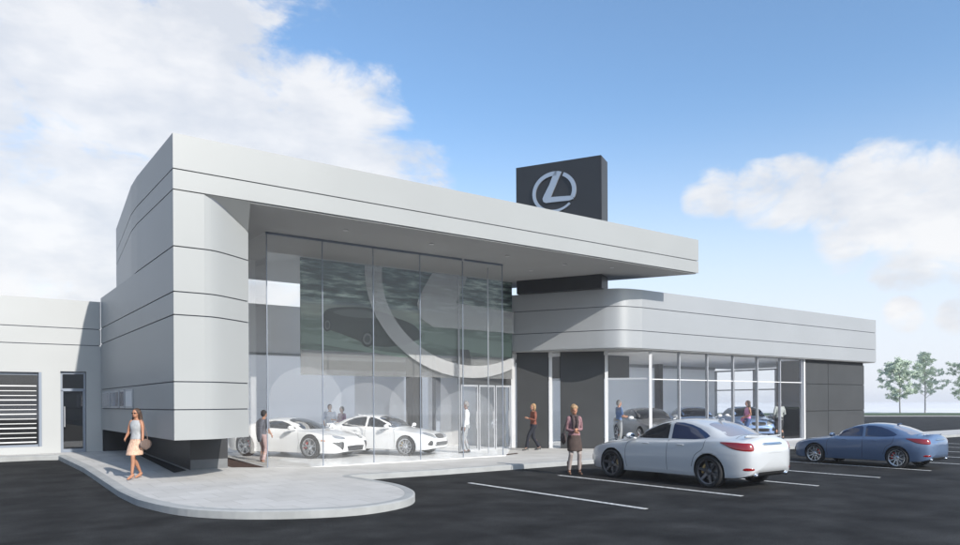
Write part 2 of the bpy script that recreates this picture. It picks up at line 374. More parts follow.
# pavement surface: triangulated between the kerb and the building line
bm = bmesh.new()
outer = inner
vs = [bm.verts.new((p.x, p.y, zz(p) + .13)) for p in outer]
back = [(75, 17.4), (36, 17.4), (36, 22), (9, 22), (6, 22), (4.9, 22), (4.9, 24.6), (-14, 24.6)]
bk = [bm.verts.new((x, y, rise(x, y) + .13)) for x, y in back]
f = bm.faces.new(vs + bk); bm.normal_update(); bmesh.ops.triangulate(bm, faces=[f])
for it in range(3):
    es = [e for e in bm.edges if e.calc_length() > 1.6 and min(v.co.x for v in e.verts) < 9]
    bmesh.ops.subdivide_edges(bm, edges=es, cuts=1)
    bmesh.ops.triangulate(bm, faces=[f for f in bm.faces if len(f.verts) > 3])
for v in bm.verts: v.co.z = rise(v.co.x, v.co.y) + .13
fixn(bm)
for f in bm.faces:
    if f.normal.z < 0: f.normal_flip()
tag(link('pavement', bm, 'pavement'), None, None, kind='structure')
# painted bay lines
for i, x in enumerate([9.38, 12.08, 14.78, 17.48, 20.18, 22.88, 25.58, 28.28, 30.98, 33.68, 36.38, 39.08]):
    tag(link('bay_line', BX(x - .055, x + .055, 8.15, 13.25, -.02, .004), 'paint_line'), None, None, kind='structure')

# ------------------------------------------------------------------ the building
B = thing('dealership_building', 'pale panel clad car showroom with glass front, overhanging flat roof and low wings', 'building', (8, 18, 0))
B.location = (0, 0, 0)
def part(name, bm, m, parent=None, label=None, smooth=False):
    o = link(name, bm, m, parent or B, smooth)
    if label: o['label'] = label
    return o
G = .024   # shadow joint between panel courses
colc = [(p.x, p.y) for p in spline([(4.27, 15.5, 0), (4.45, 15.53, 0), (4.66, 15.63, 0), (5.0, 15.86, 0), (5.40, 16.15, 0)], 5)]
low = [(4.72, 24.26), (3.66, 24.26), (3.66, 15.5)] + colc + [(5.42, 16.4), (5.42, 18.1), (4.72, 18.1)]
hi_ = [(5.3, 25), (4.22, 25.05), (3.70, 19.9), (3.66, 19.0), (3.66, 15.5)] + colc + [(5.42, 16.4), (5.42, 25)]
core = inset_poly(low, .03)
part('cladding_backing', PR(core, 1.09, 4.95), 'cladding_back')
corehi = inset_poly(hi_, .03); part('cladding_backing', PR(corehi, 5.0, 6.1), 'cladding_back', label='dark backing behind the upper courses')
for z0, z1 in ((1.06, 1.68), (1.68, 2.25), (2.25, 3.61), (3.61, 4.08), (4.08, 5.0)):
    part('cladding_panel', PR(low, z0 + (G / 2 if z0 > 1.1 else 0), z1 - G / 2), 'cladding')
# top course of the column, its curved face cut on a slope
zt = []
for (x, y) in hi_:
    zt.append(6.15 - G / 2 if (y > 16.3 or x < 4.28) else 6.136 - (x - 4.27) / (5.40 - 4.27) * .50)
for i_, (x, y) in enumerate(hi_):
    if x > 5.4 and y < 18: zt[i_] = 5.62
part('cladding_panel', PR(hi_, 5.0 + G / 2, zt), 'cladding')
bm = bmesh.new()
q = [bm.verts.new(p) for p in ((4.27, 15.50, 6.149), (5.24, 15.505, 6.149), (5.40, 16.15, 5.64), (5.44, 18.2, 5.64), (4.4, 18.2, 6.149), (5.44, 18.2, 6.149))]
bm.faces.new((q[0], q[1], q[2])); bm.faces.new((q[1], q[5], q[3], q[2])); bm.faces.new((q[0], q[2], q[3], q[4])); bm.faces.new((q[0], q[4], q[5], q[1])); bm.faces.new((q[3], q[5], q[4])); fixn(bm)
part('splayed_soffit', bm, 'cladding')
roofp = [(3.66, 15.5), (20.56, 15.5), (19.0, 18.25), (15.6, 24.4), (15.4, 25.05), (4.22, 25.05), (3.70, 19.9), (3.66, 19.0)]
RP = (dict(yr=(-99, 20.62)), dict(yr=(24.9, 99)), dict(xr=(-99, 10.8), yr=(20.62, 24.9)), dict(xr=(15.6, 99), yr=(20.62, 24.9)))   # the roof round an unseen opening added to brighten the interior
for rp in RP:
    part('roof_core', PRC(inset_poly(roofp, .035), 6.17, 7.26, **rp), 'cladding_back')
    part('fascia', PRC(roofp, 6.15 + G / 2, 6.57 - G / 2, **rp), 'cladding'); part('fascia', PRC(roofp, 6.57 + G / 2, 7.29, **rp), 'cladding')
    part('soffit', PRC(inset_poly(roofp, .05), 6.128, 6.160, **rp), 'soffit')
part('added_skylight', BX(10.81, 15.58, 20.64, 24.88, 7.20, 7.215), 'glass')  # added out of view behind the mural to light the showroom
# small downlights in the canopy soffit (unlit)
for (x, y) in ((8, 16.6), (10.6, 16.7), (13.3, 16.8), (15.6, 16.8), (17.2, 16.3), (15.4, 18.2)):
    bm = bmesh.new(); lathe(bm, [(.0, 0), (.055, 0), (.07, -.012), (.07, -.02), (0, -.02)], 12, 'z', (x, y, 6.129)); fixn(bm)
    part('downlight', bm, 'alu_white')
# dark recessed base
part('base', PR([(4.65, 18.2), (5.55, 18.2), (5.55, 19.2), (5.2, 19.2), (5.2, 24.3), (4.65, 24.3)], .45, 1.075), 'dark_base')
part('plinth', PR([(4.65, 18.2), (5.55, 18.2), (5.55, 19.2), (5.2, 19.2), (5.2, 24.3), (4.65, 24.3)], -.02, .447), ['dark_base'])
part('plinth', BX(4.66, 5.54, 18.19, 18.198, .13, .45), 'plinth', label='grey concrete front face of the dark base')
part('base', BX(3.72, 4.65, 24.27, 24.6, .1, 1.06), 'dark_base', label='short return of the dark base at the inner corner')
part('kerb_edging', BX((4.56, 5.62, 18.10, 18.188, .1, .185), (4.56, 4.64, 18.188, 24.2, .1, .20)), 'kerb')
# slot window in the side wall
for n_, (y0, y1) in enumerate(((19.55, 20.45), (20.6, 21.2), (21.35, 22.6), (22.75, 23.9))):
    w = part('window', BX(3.635, 3.655, y0, y1, 1.70, 2.18), 'alu')
    part('pane', BX(3.628, 3.634, y0 + .06, y1 - .06, 1.75, 2.13), 'sky_reflect_glass' if n_ != 0 else 'alu_white', w)

# left service wing --------------------------------------------------
YW = 24.3
def wallbits(rects, y0, y1): return BX(*[(a, b, y0, y1, c, d) for a, b, c, d in rects])
for (z0, z1) in ((3.56, 4.05), (4.05, 4.89)):
    part('wing_wall', BX(-14, 3.655, YW, YW + 7, z0 + .012, z1 - .012), 'wing_white')
part('wing_core', BX(-13.9, 3.6, YW + .025, YW + 6.9, 3.4, 4.86), 'cladding_back')
for q in [(2.13, 2.60, .1, 3.548), (3.27, 3.70, .1, 3.548), (-14, -7, .1, 3.548), (-7, 2.13, 2.74, 3.548), (2.60, 3.27, 2.78, 3.548), (-7, 2.13, .1, .60)]:
    part('wing_wall', wallbits([q], YW, YW + .3), 'wing_white')
part('wing_interior', BX((-9, 6, YW + 4, YW + 4.1, .2, 3.5), (-9, 4, YW + .3, YW + 4, .2, .42)), 'wall_grey')
w = part('window', BX((-7, 2.11, YW + .12, YW + .2, 2.66, 2.74), (-7, 2.11, YW + .12, YW + .2, .60, .66), (2.05, 2.13, YW + .12, YW + .2, .6, 2.74), (-2.4, -2.34, YW + .12, YW + .2, .66, 2.66)), 'mullion_dark', label='wide ground floor window with white horizontal louvres')
part('pane', BX(-6.98, 2.05, YW + .15, YW + .165, .66, 2.66), 'glass_dark', w)
part('jamb', BX(2.06, 2.128, YW + .005, YW + .12, .6, 2.74), 'mullion_dark', w)
for i in range(13):
    z = .72 + i * .134
    part('louvre', BX(-6.95, 2.0, YW + .03, YW + .11, z, z + .020 + .012 * (i % 3 == 0)), 'alu_white', w)
part('blind', BX(-6.9, 1.55, YW + .21, YW + .22, 1.55, 2.60), 'wall_grey', w, 'pale roller blind half lowered behind the louvres')
d = part('door', BX((2.61, 2.68, YW + .1, YW + .18, .40, 2.22), (3.19, 3.26, YW + .1, YW + .18, .40, 2.22), (2.61, 3.26, YW + .1, YW + .18, 2.20, 2.28), (2.61, 3.26, YW + .1, YW + .18, 2.70, 2.77), (2.61, 2.66, YW + .1, YW + .18, 2.28, 2.70), (3.21, 3.26, YW + .1, YW + .18, 2.28, 2.70), (2.68, 3.19, YW + .1, YW + .18, .40, .50)), 'mullion_dark', label='narrow glazed staff door with a light above it')
part('pane', BX(2.68, 3.19, YW + .13, YW + .145, .50, 2.20), 'glass_dark', d); part('fanlight', BX(2.66, 3.21, YW + .13, YW + .145, 2.28, 2.70), 'glass_dark', d)
part('door_handle', BX(2.70, 2.72, YW + .04, YW + .07, 1.15, 1.75), 'alu', d)
tag(link('reception_desk', BX((2.5, 4.3, YW + 1.8, YW + 2.5, .42, 1.28), (2.45, 4.35, YW + 1.75, YW + 2.55, 1.28, 1.33)), 'wall_grey'), 'grey reception desk behind the narrow glazed staff door', 'desk')

# showroom glass box -----------------------------------------------------
xm = [6.45, 7.95, 9.45, 10.96, 12.46, 13.97]
for a, b in zip(xm, xm[1:]):
    part('glass_panel', BX(a + .012, b - .012, 17.90, 17.915, .15, 6.125), 'glass')
for x in xm: part('glass_joint', BX(x - .010, x + .010, 17.895, 17.92, .15, 6.125), 'mullion_dark')
for y0, y1 in ((17.93, 19.6), (19.62, 21.3), (21.32, 23.0)): part('glass_panel', BX(6.44, 6.455, y0, y1, .15, 6.125), 'glass')
part('glass_panel', BX(13.962, 13.977, 17.93, 20.3, .15, 6.125), 'glass')
part('glass_joint', BX(13.955, 13.985, 18.65, 18.67, .15, 6.125), 'alu'); part('glass_joint', BX(13.95, 13.99, 20.3, 20.34, .15, 6.125), 'alu')
for (fx_, fz_, fr_) in ((7.5, 1.9, 1.0), (9.3, 1.3, 1.25), (11.0, 1.7, 1.05), (12.6, 1.2, 1.15)):  # pale arcs drawn in place of curved highlights on the glass
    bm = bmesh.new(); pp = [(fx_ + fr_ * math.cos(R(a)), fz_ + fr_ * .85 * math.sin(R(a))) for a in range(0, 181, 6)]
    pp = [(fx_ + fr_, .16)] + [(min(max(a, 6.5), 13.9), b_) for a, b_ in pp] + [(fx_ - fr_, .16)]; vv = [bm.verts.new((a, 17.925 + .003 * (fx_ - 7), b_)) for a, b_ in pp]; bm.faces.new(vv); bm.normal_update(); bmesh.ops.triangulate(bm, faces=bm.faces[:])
    part('highlight_arc', bm, 'highlight_film', label='faint pale arc standing in for a highlight on the tall glass')
part('glass_head', BX(6.43, 13.99, 17.885, 17.935, 6.07, 6.126), 'mullion_dark')
part('glass_clip', BX((12.43, 12.49, 17.85, 17.88, 6.05, 6.125)), 'alu_white')
part('showroom_floor', PR([(6.40, 17.86), (14.05, 17.86), (16.6, 20.85), (16.5, 26), (6.4, 26)], .10, .145), 'floor_white')
part('back_wall', BX(5.6, 16.4, 25.4, 25.41, .1, 3.56), 'light_fill_glass', label='pale back wall made translucent to let fill light in')
part('back_wall', BX(5.6, 16.4, 25.4, 25.5, 3.60, 5.35), 'wall_white')
part('wall_rail', BX(5.6, 16.4, 25.36, 25.46, 3.54, 3.62), 'alu')
part('clerestory_window', BX(5.5, 16.4, 25.4, 25.42, 5.35, 6.12), 'glass')
part('side_wall', BX(5.45, 5.62, 21.6, 25.4, .14, 6.12), 'wall_white')
part('side_wall', BX(16.42, 16.44, 20.9, 25.4, .14, 6.12), 'light_fill_glass')
part('partition', BX(12.2, 14.3, 24.6, 24.61, .14, 3.4), 'light_fill_glass')
part('column', BX(13.75, 14.15, 23.0, 23.5, .14, 6.12), 'charcoal', label='dark square showroom column'); part('column', BX(14.5, 14.7, 22.6, 22.85, .14, 3.5), 'mullion_dark')
part('partition', BX(14.8, 16.4, 23.6, 23.61, .14, 3.5), 'light_fill_glass', label='low grey partition behind the entrance')
part('mezzanine_edge', BX(10.6, 16.4, 23.7, 23.98, 3.0, 3.32), 'charcoal')

# suspended mural and frosted emblem ------------------------------------
mm = bpy.data.materials.new('mural_print'); mm.use_nodes = True; t = mm.node_tree; b = t.nodes['Principled BSDF']; b.inputs['Roughness'].default_value = .5
co = t.nodes.new('ShaderNodeTexCoord'); sp = t.nodes.new('ShaderNodeSeparateXYZ'); t.links.new(co.outputs['Object'], sp.inputs[0])
ma = t.nodes.new('ShaderNodeMapping'); ma.inputs['Scale'].default_value = (.75, 1, 5.0); t.links.new(co.outputs['Object'], ma.inputs[0])
n1 = t.nodes.new('ShaderNodeTexNoise'); n1.inputs['Scale'].default_value = 1.6; n1.inputs['Detail'].default_value = 7; n1.inputs['Roughness'].default_value = .62; t.links.new(ma.outputs[0], n1.inputs['Vector'])
r1 = t.nodes.new('ShaderNodeValToRGB'); t.links.new(n1.outputs['Fac'], r1.inputs[0])
for p_, c_ in ((.38, (.010, .020, .022)), (.48, (.05, .085, .085)), (.56, (.16, .22, .20)), (.66, (.46, .55, .50))):
    e = r1.color_ramp.elements.new(p_); e.color = (*c_, 1)
r1.color_ramp.elements[0].color = (.03, .045, .05, 1); r1.color_ramp.elements[-1].color = (.45, .5, .48, 1)
rz_ = t.nodes.new('ShaderNodeMapRange'); t.links.new(sp.outputs['Z'], rz_.inputs[0]); rz_.inputs[1].default_value = 2.65; rz_.inputs[2].default_value = 6.15
r2 = t.nodes.new('ShaderNodeValToRGB'); t.links.new(rz_.outputs[0], r2.inputs[0])
els = [(0, (.075, .08, .08), 0), (.20, (.085, .09, .09), 0), (.215, (.06, .085, .07), 0), (.34, (.12, .17, .135), 0), (.47, (.09, .13, .105), 0), (.52, (.24, .28, .23), 0), (.60, (.26, .29, .25), 0), (.64, (.20, .24, .27), 0)]
r2.color_ramp.elements[0].color = (*els[0][1], 1); r2.color_ramp.elements[1].position = .68; r2.color_ramp.elements[1].color = (.05, .07, .07, 1)
for p_, c_, _ in els[1:]: e = r2.color_ramp.elements.new(p_); e.color = (*c_, 1)
fz = t.nodes.new('ShaderNodeMapRange'); t.links.new(sp.outputs['Z'], fz.inputs[0]); fz.inputs[1].default_value = 4.75; fz.inputs[2].default_value = 5.0; fz.inputs[3].default_value = .22
lf = t.nodes.new('ShaderNodeMapRange'); t.links.new(sp.outputs['Z'], lf.inputs[0]); lf.inputs[1].default_value = 3.38; lf.inputs[2].default_value = 3.40
ml = t.nodes.new('ShaderNodeMath'); ml.operation = 'MULTIPLY'; t.links.new(fz.outputs[0], ml.inputs[0]); t.links.new(lf.outputs[0], ml.inputs[1])
mx = t.nodes.new('ShaderNodeMix'); mx.data_type = 'RGBA'; t.links.new(ml.outputs[0], mx.inputs[0]); t.links.new(r2.outputs[0], mx.inputs[6]); t.links.new(r1.outputs[0], mx.inputs[7])
t.links.new(mx.outputs[2], b.inputs['Base Color']); MAT['mural_print'] = mm
mat('print_dark', (.018, .026, .025), .5, var=.3, vscale=2, stretch=(.6, 1, 4)); mat('print_black', (.006, .009, .009), .5); mat('print_grey', (.08, .09, .09), .5)
mat('print_light', (.13, .18, .15), .5)
MU = thing('wall_mural', 'suspended mural of a dark car on a road inside the showroom, under a giant emblem', 'mural')
MY = 20.4
link('print_panel', BX(8.37, 16.36, MY, MY + .05, 3.39, 6.12), 'mural_print', MU)
link('smoked_panel', BX(8.37, 16.36, MY + .01, MY + .03, 2.65, 3.385), 'smoke', MU)
def flat_poly(name, pts, y, th, m, parent, smooth=True, n=6):
    P = [p for p in spline([(a, 0, b_) for a, b_ in pts], n, True)] if smooth else [Vector((a, 0, b_)) for a, b_ in pts]
    bm = bmesh.new(); fr = [bm.verts.new((p.x, y, p.z)) for p in P]; bk_ = [bm.verts.new((p.x, y + th, p.z)) for p in P]
    bm.faces.new(fr); bm.faces.new(bk_[::-1])
    for i in range(len(P)): j = (i + 1) % len(P); bm.faces.new((fr[j], fr[i], bk_[i], bk_[j]))
    fixn(bm); bmesh.ops.triangulate(bm, faces=[f for f in bm.faces if len(f.verts) > 4]); return link(name, bm, m, parent)
def mw(px, py):     # photo pixel -> the mural's own plane (used for tracing the printed picture)
    d = fw * FPX + cx_ * (px - 480) + cy_ * (403.2 - py); tt = MY / d.y; p = EYE + d * tt; return (p.x, p.z)
car = [mw(*p) for p in ((322, 318), (326, 310), (336, 307.5), (352, 307), (368, 308), (378, 311.5), (388, 316), (402, 320), (413, 325), (419, 331), (421, 338), (414, 341), (404, 346), (396, 346), (384, 347), (368, 345), (357, 340), (344, 335), (330, 330), (323, 327))]
flat_poly('printed_car', car, MY - .020, .004, 'print_dark', MU)
flat_poly('printed_window', [mw(*p) for p in ((333, 312), (345, 309.5), (362, 310), (374, 313), (382, 318), (366, 318), (345, 316))], MY - .024, .002, 'print_grey', MU)
flat_poly('printed_window', [mw(*p) for p in ((385, 318), (378, 312), (390, 315), (400, 321))], MY - .024, .002, 'print_black', MU)
for (px, py, a_, b_) in ((367, 339, 6.2, 8.0), (327, 325, 4.0, 6.6)):
    for s_, mt in ((1, 'print_black'), (.72, 'print_grey'), (.45, 'print_dark')):
        flat_poly('printed_wheel', [mw(px + a_ * s_ * math.cos(t_ * math.pi / 4), py + b_ * s_ * math.sin(t_ * math.pi / 4)) for t_ in range(8)], MY - .028 - .010 * (1 - s_), .002, mt, MU)
flat_poly('printed_road_edge', [mw(*p) for p in ((301, 332), (340, 340), (380, 351), (428, 357), (400, 357), (350, 349), (301, 341))], MY - .010, .002, 'print_light', MU, False)
flat_poly('printed_verge', [mw(*p) for p in ((425, 333), (460, 337), (511, 343), (511, 357), (470, 352), (425, 341))], MY - .006, .002, 'print_light', MU, False)

def emblem_polys():
    """ring (two arcs) and slanted L in unit coordinates"""
    def arc(a0, a1, t0, t1, n=40):
        o = []; i_ = []
        for k_ in range(n + 1):
            f_ = k_ / n; a = R(a0 + (a1 - a0) * f_); th = t0 + (t1 - t0) * math.sin(math.pi * min(1, f_ * 1.0)) if t0 == t1 else t0 + (t1 - t0) * f_
            o.append((math.cos(a), math.sin(a))); i_.append(((1 - th) * math.cos(a), (1 - th * 1.15) * math.sin(a)))
        return o, i_
    big = arc(82, 318, .19, .09); small = arc(63, -24, .16, .19)
    Ls = [(.02, .99), (.20, .985), (.345, .935), (.16, .50), (-.15, -.235), (.30, -.262), (.82, -.30), (.885, -.46), (.68, -.515), (.10, -.50), (-.38, -.495), (-.49, -.42), (-.53, -.27), (-.47, -.12), (-.22, .36)]
    return big, small, Ls
def build_emblem(parent, origin, ux, uz, un, sx, sz, th, m, clipz=None):
    big, small, Ls = emblem_polys()
    def to3(p, dep): return origin + ux * (p[0] * sx) + uz * (p[1] * sz) + un * dep
    def bnd(name, o, i_):
        bm = bmesh.new(); n = len(o)
        A = [[bm.verts.new(to3(o[k_], 0)), bm.verts.new(to3(i_[k_], 0)), bm.verts.new(to3(i_[k_], th)), bm.verts.new(to3(o[k_], th))] for k_ in range(n)]
        for a, b_ in zip(A, A[1:]):
            for q_ in range(4): bm.faces.new((a[q_], a[(q_ + 1) % 4], b_[(q_ + 1) % 4], b_[q_]))
        bm.faces.new(A[0]); bm.faces.new(A[-1][::-1]); return fin(name, bm)
    def fin(name, bm):
        fixn(bm)
        if clipz is not None:
            g = bm.verts[:] + bm.edges[:] + bm.faces[:]
            bmesh.ops.bisect_plane(bm, geom=g, plane_co=(0, 0, clipz), plane_no=(0, 0, 1), clear_outer=True)
            bmesh.ops.bisect_plane(bm, geom=bm.verts[:] + bm.edges[:] + bm.faces[:], plane_co=(16.35, 0, 0), plane_no=(1, 0, 0), clear_outer=True)
        return link(name, bm, m, parent)
    bnd('emblem_ring', *big); bnd('emblem_ring', *small)
    bm = bmesh.new(); a = [bm.verts.new(to3(p, 0)) for p in Ls]; c = [bm.verts.new(to3(p, th)) for p in Ls]
    bm.faces.new(a); bm.faces.new(c[::-1])
    for i in range(len(a)): j = (i + 1) % len(a); bm.faces.new((a[j], a[i], c[i], c[j]))
    bm.normal_update(); bmesh.ops.triangulate(bm, faces=[f for f in bm.faces if len(f.verts) > 4])
    fin('emblem_letter', bm)
build_emblem(MU, Vector((14.45, MY - .09, 5.95)), Vector((1, 0, 0)), Vector((0, 0, 1)), Vector((0, -1, 0)), 4.03, 3.30, .02, 'frosted', 6.12)

# entrance wall under the band --------------------------------------------
Lp = Vector((16.70, 20.75)); Cp = Vector((20.10, 17.20)); ed = (Cp - Lp).normalized()
def ept(x_): t_ = (x_ - Lp.x) / (Cp.x - Lp.x); return Lp + (Cp - Lp) * t_
def eseg(name, xa, xb, t_, z0, z1, m, off=0, label=None):
    bm = bmesh.new(); seg_box(bm, ept(xa), ept(xb), t_, z0, z1, off); return part(name, bm, m, label=label)
eseg('dark_panel', 16.78, 17.58, .12, .14, 3.62, 'charcoal'); eseg('dark_panel', 17.88, 18.96, .12, .14, 3.62, 'charcoal')
eseg('mullion', 16.64, 16.74, .10, .14, 3.62, 'alu_white'); eseg('mullion', 17.60, 17.68, .12, .14, 3.62, 'alu_white', -.03)
eseg('mullion', 18.98, 19.06, .14, .14, 3.62, 'alu_white', -.03); eseg('mullion', 20.05, 20.12, .14, .14, 3.62, 'alu_white')
eseg('glass_panel', 17.69, 17.86, .015, .14, 3.6, 'glass_wing'); eseg('glass_panel', 19.07, 20.04, .015, .14, 3.6, 'glass_wing')
eseg('transom', 19.07, 20.04, .05, 2.60, 2.66, 'alu'); eseg('transom', 17.69, 17.86, .05, 2.60, 2.66, 'alu')
for i_, (xa, xb) in enumerate(((14.08, 14.9), (14.96, 15.75), (15.8, 16.58))):
    Pa = Vector((13.98, 20.36)); Pb = Vector((16.62, 20.84)); q0 = Pa + (Pb - Pa) * (xa - 13.98) / 2.64; q1 = Pa + (Pb - Pa) * (xb - 13.98) / 2.64
    bm = bmesh.new(); e_ = (q1 - q0).normalized()
    seg_box(bm, q0, q0 + e_ * .045, .06, .14, 2.42); seg_box(bm, q1 - e_ * .045, q1, .06, .14, 2.42); seg_box(bm, q0 + e_ * .045, q1 - e_ * .045, .06, 2.36, 2.42); seg_box(bm, q0 + e_ * .045, q1 - e_ * .045, .06, .14, .20)
    dr = part('entrance_door', bm, 'alu'); bm = bmesh.new(); seg_box(bm, q0 + e_ * .05, q1 - e_ * .05, .012, .205, 2.355); part('pane', bm, 'glass', dr)
    bm = bmesh.new(); seg_box(bm, q1 - e_ * .16, q1 - e_ * .13, .03, .9, 1.5, -.07); part('door_handle', bm, 'alu', dr)
bm = bmesh.new(); seg_box(bm, (13.99, 20.36), (16.62, 20.84), .10, 2.43, 3.62); part('door_header', bm, 'charcoal')

# lower band with rounded corner ----------------------------------------------
arc_ = spline([(17.75, 18.02, 0), (18.12, 17.42, 0), (18.55, 17.05, 0), (19.3, 16.9, 0)], 8)
bandp = [(16.40, 20.43)] + [(p.x, p.y) for p in arc_] + [(35.95, 16.9), (35.95, 24.6), (16.7, 24.6), (16.40, 22)]
part('band_core', PR(inset_poly(bandp, .03), 3.68, 5.64), 'cladding_back')
for z0, z1 in ((3.64, 4.25), (4.25, 5.055), (5.055, 5.68)):
    part('band_panel', PR(bandp, z0 + G / 2, z1 - G / 2), 'band')
part('band_soffit', PR(inset_poly(bandp, .04), 3.62, 3.66), 'soffit')
# wing glazing
WY = 17.2
xs_ = [20.10, 21.63, 23.28, 24.92, 26.56, 28.2, 29.86]
for a, b_ in zip(xs_, xs_[1:]):
    part('glass_panel', BX(a + .03, b_ - .03, WY, WY + .015, .16, 3.6), 'glass_wing'); part('transom', BX(a + .03, b_ - .03, WY - .03, WY + .04, 2.585, 2.62), 'alu_white')
for x in xs_[1:]: part('mullion', BX(x - .022, x + .022, WY - .05, WY + .06, .14, 3.62), 'alu')
part('mullion', BX(29.98, 30.10, WY - .06, WY + .06, .14, 3.62), 'alu_white')
part('sill', BX(20.2, 30.1, WY - .04, WY + .05, .12, .20), 'alu')
# dark end block with joints
part('dark_block', BX(30.26, 35.38, 17.24, 18.6, .1, 3.62), 'charcoal_deep')
for i, (xa, xb) in enumerate(((30.24, 32.1), (32.1, 35.4))):
    for za, zb in ((.15, 1.36), (1.36, 2.56), (2.56, 3.50)):
        part('dark_panel', BX(xa + .012, xb - .012, 17.2, 17.238, za + .012, zb - .012), 'charcoal')
# sales wing interior
part('wing_floor', PR([(16.8, 20.9), (20.15, 17.3), (30.2, 17.3), (30.2, 18.65), (32.6, 18.65), (32.6, 24), (16.8, 24)], .10, .145), 'floor_white')
part('wing_ceiling', PR([(16.8, 21.0), (20.15, 17.4), (35, 17.4), (35, 24.4), (16.8, 24.4)], 3.59, 3.615), 'ceiling')
part('wing_back_wall', BX(17.0, 32.6, 23.6, 23.61, .14, 3.6), 'light_fill_glass')  # wall made translucent to brighten the wing from behind
part('wall_rail', BX(17.0, 32.6, 23.55, 23.66, 3.46, 3.6), 'alu')
part('ceiling_bulkhead', BX(19.2, 21.4, 19.4, 23.5, 2.75, 3.58), 'charcoal'); part('column', BX(21.2, 21.7, 22.0, 22.4, .14, 3.58), 'wall_white')
part('column', BX(27.0, 27.25, 22.6, 22.9, .14, 3.58), 'charcoal'); 
# far glazed corner of the wing, seen as white frames
fy = [19.0, 20.1, 21.3, 22.5, 23.55]
fr_ = part('corner_window', BX(*([(32.6, 32.68, y - .05, y + .05, .14, 3.4) for y in fy] + [(32.6, 32.68, 18.95, 23.6, 3.34, 3.42), (32.6, 32.68, 18.95, 23.6, 2.36, 2.42)])), 'alu_white')
part('pane', BX(32.69, 32.70, 19.0, 23.6, .14, 3.34), 'glass_wing', fr_)

# dark wall between canopy and lower roof, and the sign on top
PA = Vector((17.80, 17.35)); pd = Vector((-.48, .877)).normalized(); pn = Vector((.877, .48)).normalized()
PB = PA + pd * 3.10
slab = [PA, PA + pn * .8, PB + pn * .8, PB]
part('roof_stub_wall', PR(slab, 5.66, 6.13), 'dark_base')
SG = thing('roof_sign', 'dark slab sign with a metallic oval emblem standing on the canopy roof', 'sign')
link('sign_panel', PR(slab, 7.27, 10.15), 'sign_dark', SG)
link('sign_edge', PR([PA + pn * .02 - pd * .012, PA + pn * .78 - pd * .012, PA + pn * .78 - pd * .002, PA + pn * .02 - pd * .002], 7.3, 10.13), 'charcoal', SG)
eo = PA + pd * 1.66
build_emblem(SG, Vector((eo.x, eo.y, 9.10)) - Vector((pn.x, pn.y, 0)) * .015, Vector((-pd.x, -pd.y, 0)), Vector((0, 0, 1)), Vector((-pn.x, -pn.y, 0)), .80, .71, .05, 'emblem')

# planting beds
def bed(name, poly, m, label, cat):
    bm = bmesh.new(); v = [bm.verts.new((p[0], p[1], rise(*p[:2]) + .137)) for p in poly]; f = bm.faces.new(v); bm.normal_update(); bmesh.ops.triangulate(bm, faces=[f])
    o = link(name, bm, m); tag(o, label, cat, kind='structure'); del o['label']; del o['category']; return o
bed('planting_bed', [(4.18, 17.75), (4.55, 18.1), (4.55, 24.1), (4.40, 24.1)], 'soil_black', 'x', 'bed')
bed('planting_bed', [(5.64, 18.2), (6.38, 17.95), (6.38, 22), (5.64, 22)], 'mulch', 'x', 'bed')
bed('planting_bed', [(14.0, 18.0), (14.9, 18.3), (15.1, 18.6), (14.0, 18.25)], 'mulch', 'x', 'bed')

# ------------------------------------------------------------------ cars
def interp(tab, x):
    tab = sorted(tab)
    if x <= tab[0][0]: return tab[0][1]
    if x >= tab[-1][0]: return tab[-1][1]
    for i in range(len(tab) - 1):
        if tab[i][0] <= x <= tab[i + 1][0]:
            a = tab[max(0, i - 1)]; b = tab[i]; c = tab[i + 1]; d = tab[min(len(tab) - 1, i + 2)]
            t = (x - b[0]) / (c[0] - b[0]); h = c[0] - b[0]
            m0 = (c[1] - a[1]) / (c[0] - a[0]) * h if c[0] != a[0] else 0; m1 = (d[1] - b[1]) / (d[0] - b[0]) * h if d[0] != b[0] else 0
            if a is b: m0 = (c[1] - b[1])
            if d is c: m1 = (c[1] - b[1])
            return (2 * t ** 3 - 3 * t * t + 1) * b[1] + (t ** 3 - 2 * t * t + t) * m0 + (-2 * t ** 3 + 3 * t * t) * c[1] + (t ** 3 - t * t) * m1
SEDAN = dict(Lf=2.30, Lr=-2.28, wb=1.365, wr=.335, arch=.375, gw=.57,
    zc=[(2.30, .60), (2.24, .70), (2.10, .775), (1.8, .86), (1.3, .935), (.98, .975), (.80, 1.03), (.45, 1.22), (.10, 1.355), (-.30, 1.415), (-.75, 1.405), (-1.15, 1.325), (-1.5, 1.205), (-1.78, 1.10), (-1.95, 1.075), (-2.18, 1.075), (-2.24, 1.03), (-2.28, .92)],
    zs=[(2.30, .52), (2.15, .66), (1.8, .76), (1.2, .85), (.6, .895), (0, .915), (-.8, .945), (-1.5, .985), (-2.0, .975), (-2.2, .92), (-2.28, .82)],
    wm=[(2.30, .48), (2.25, .60), (2.12, .72), (1.9, .82), (1.6, .875), (1.3, .895), (.8, .885), (0, .885), (-.8, .89), (-1.3, .905), (-1.7, .895), (-2.0, .84), (-2.17, .76), (-2.25, .68), (-2.28, .60)],
    zb=[(2.30, .36), (2.2, .235), (1.9, .19), (0, .20), (-1.9, .22), (-2.2, .29), (-2.28, .38)],
    green=(.92, .62, -1.50, -1.85))
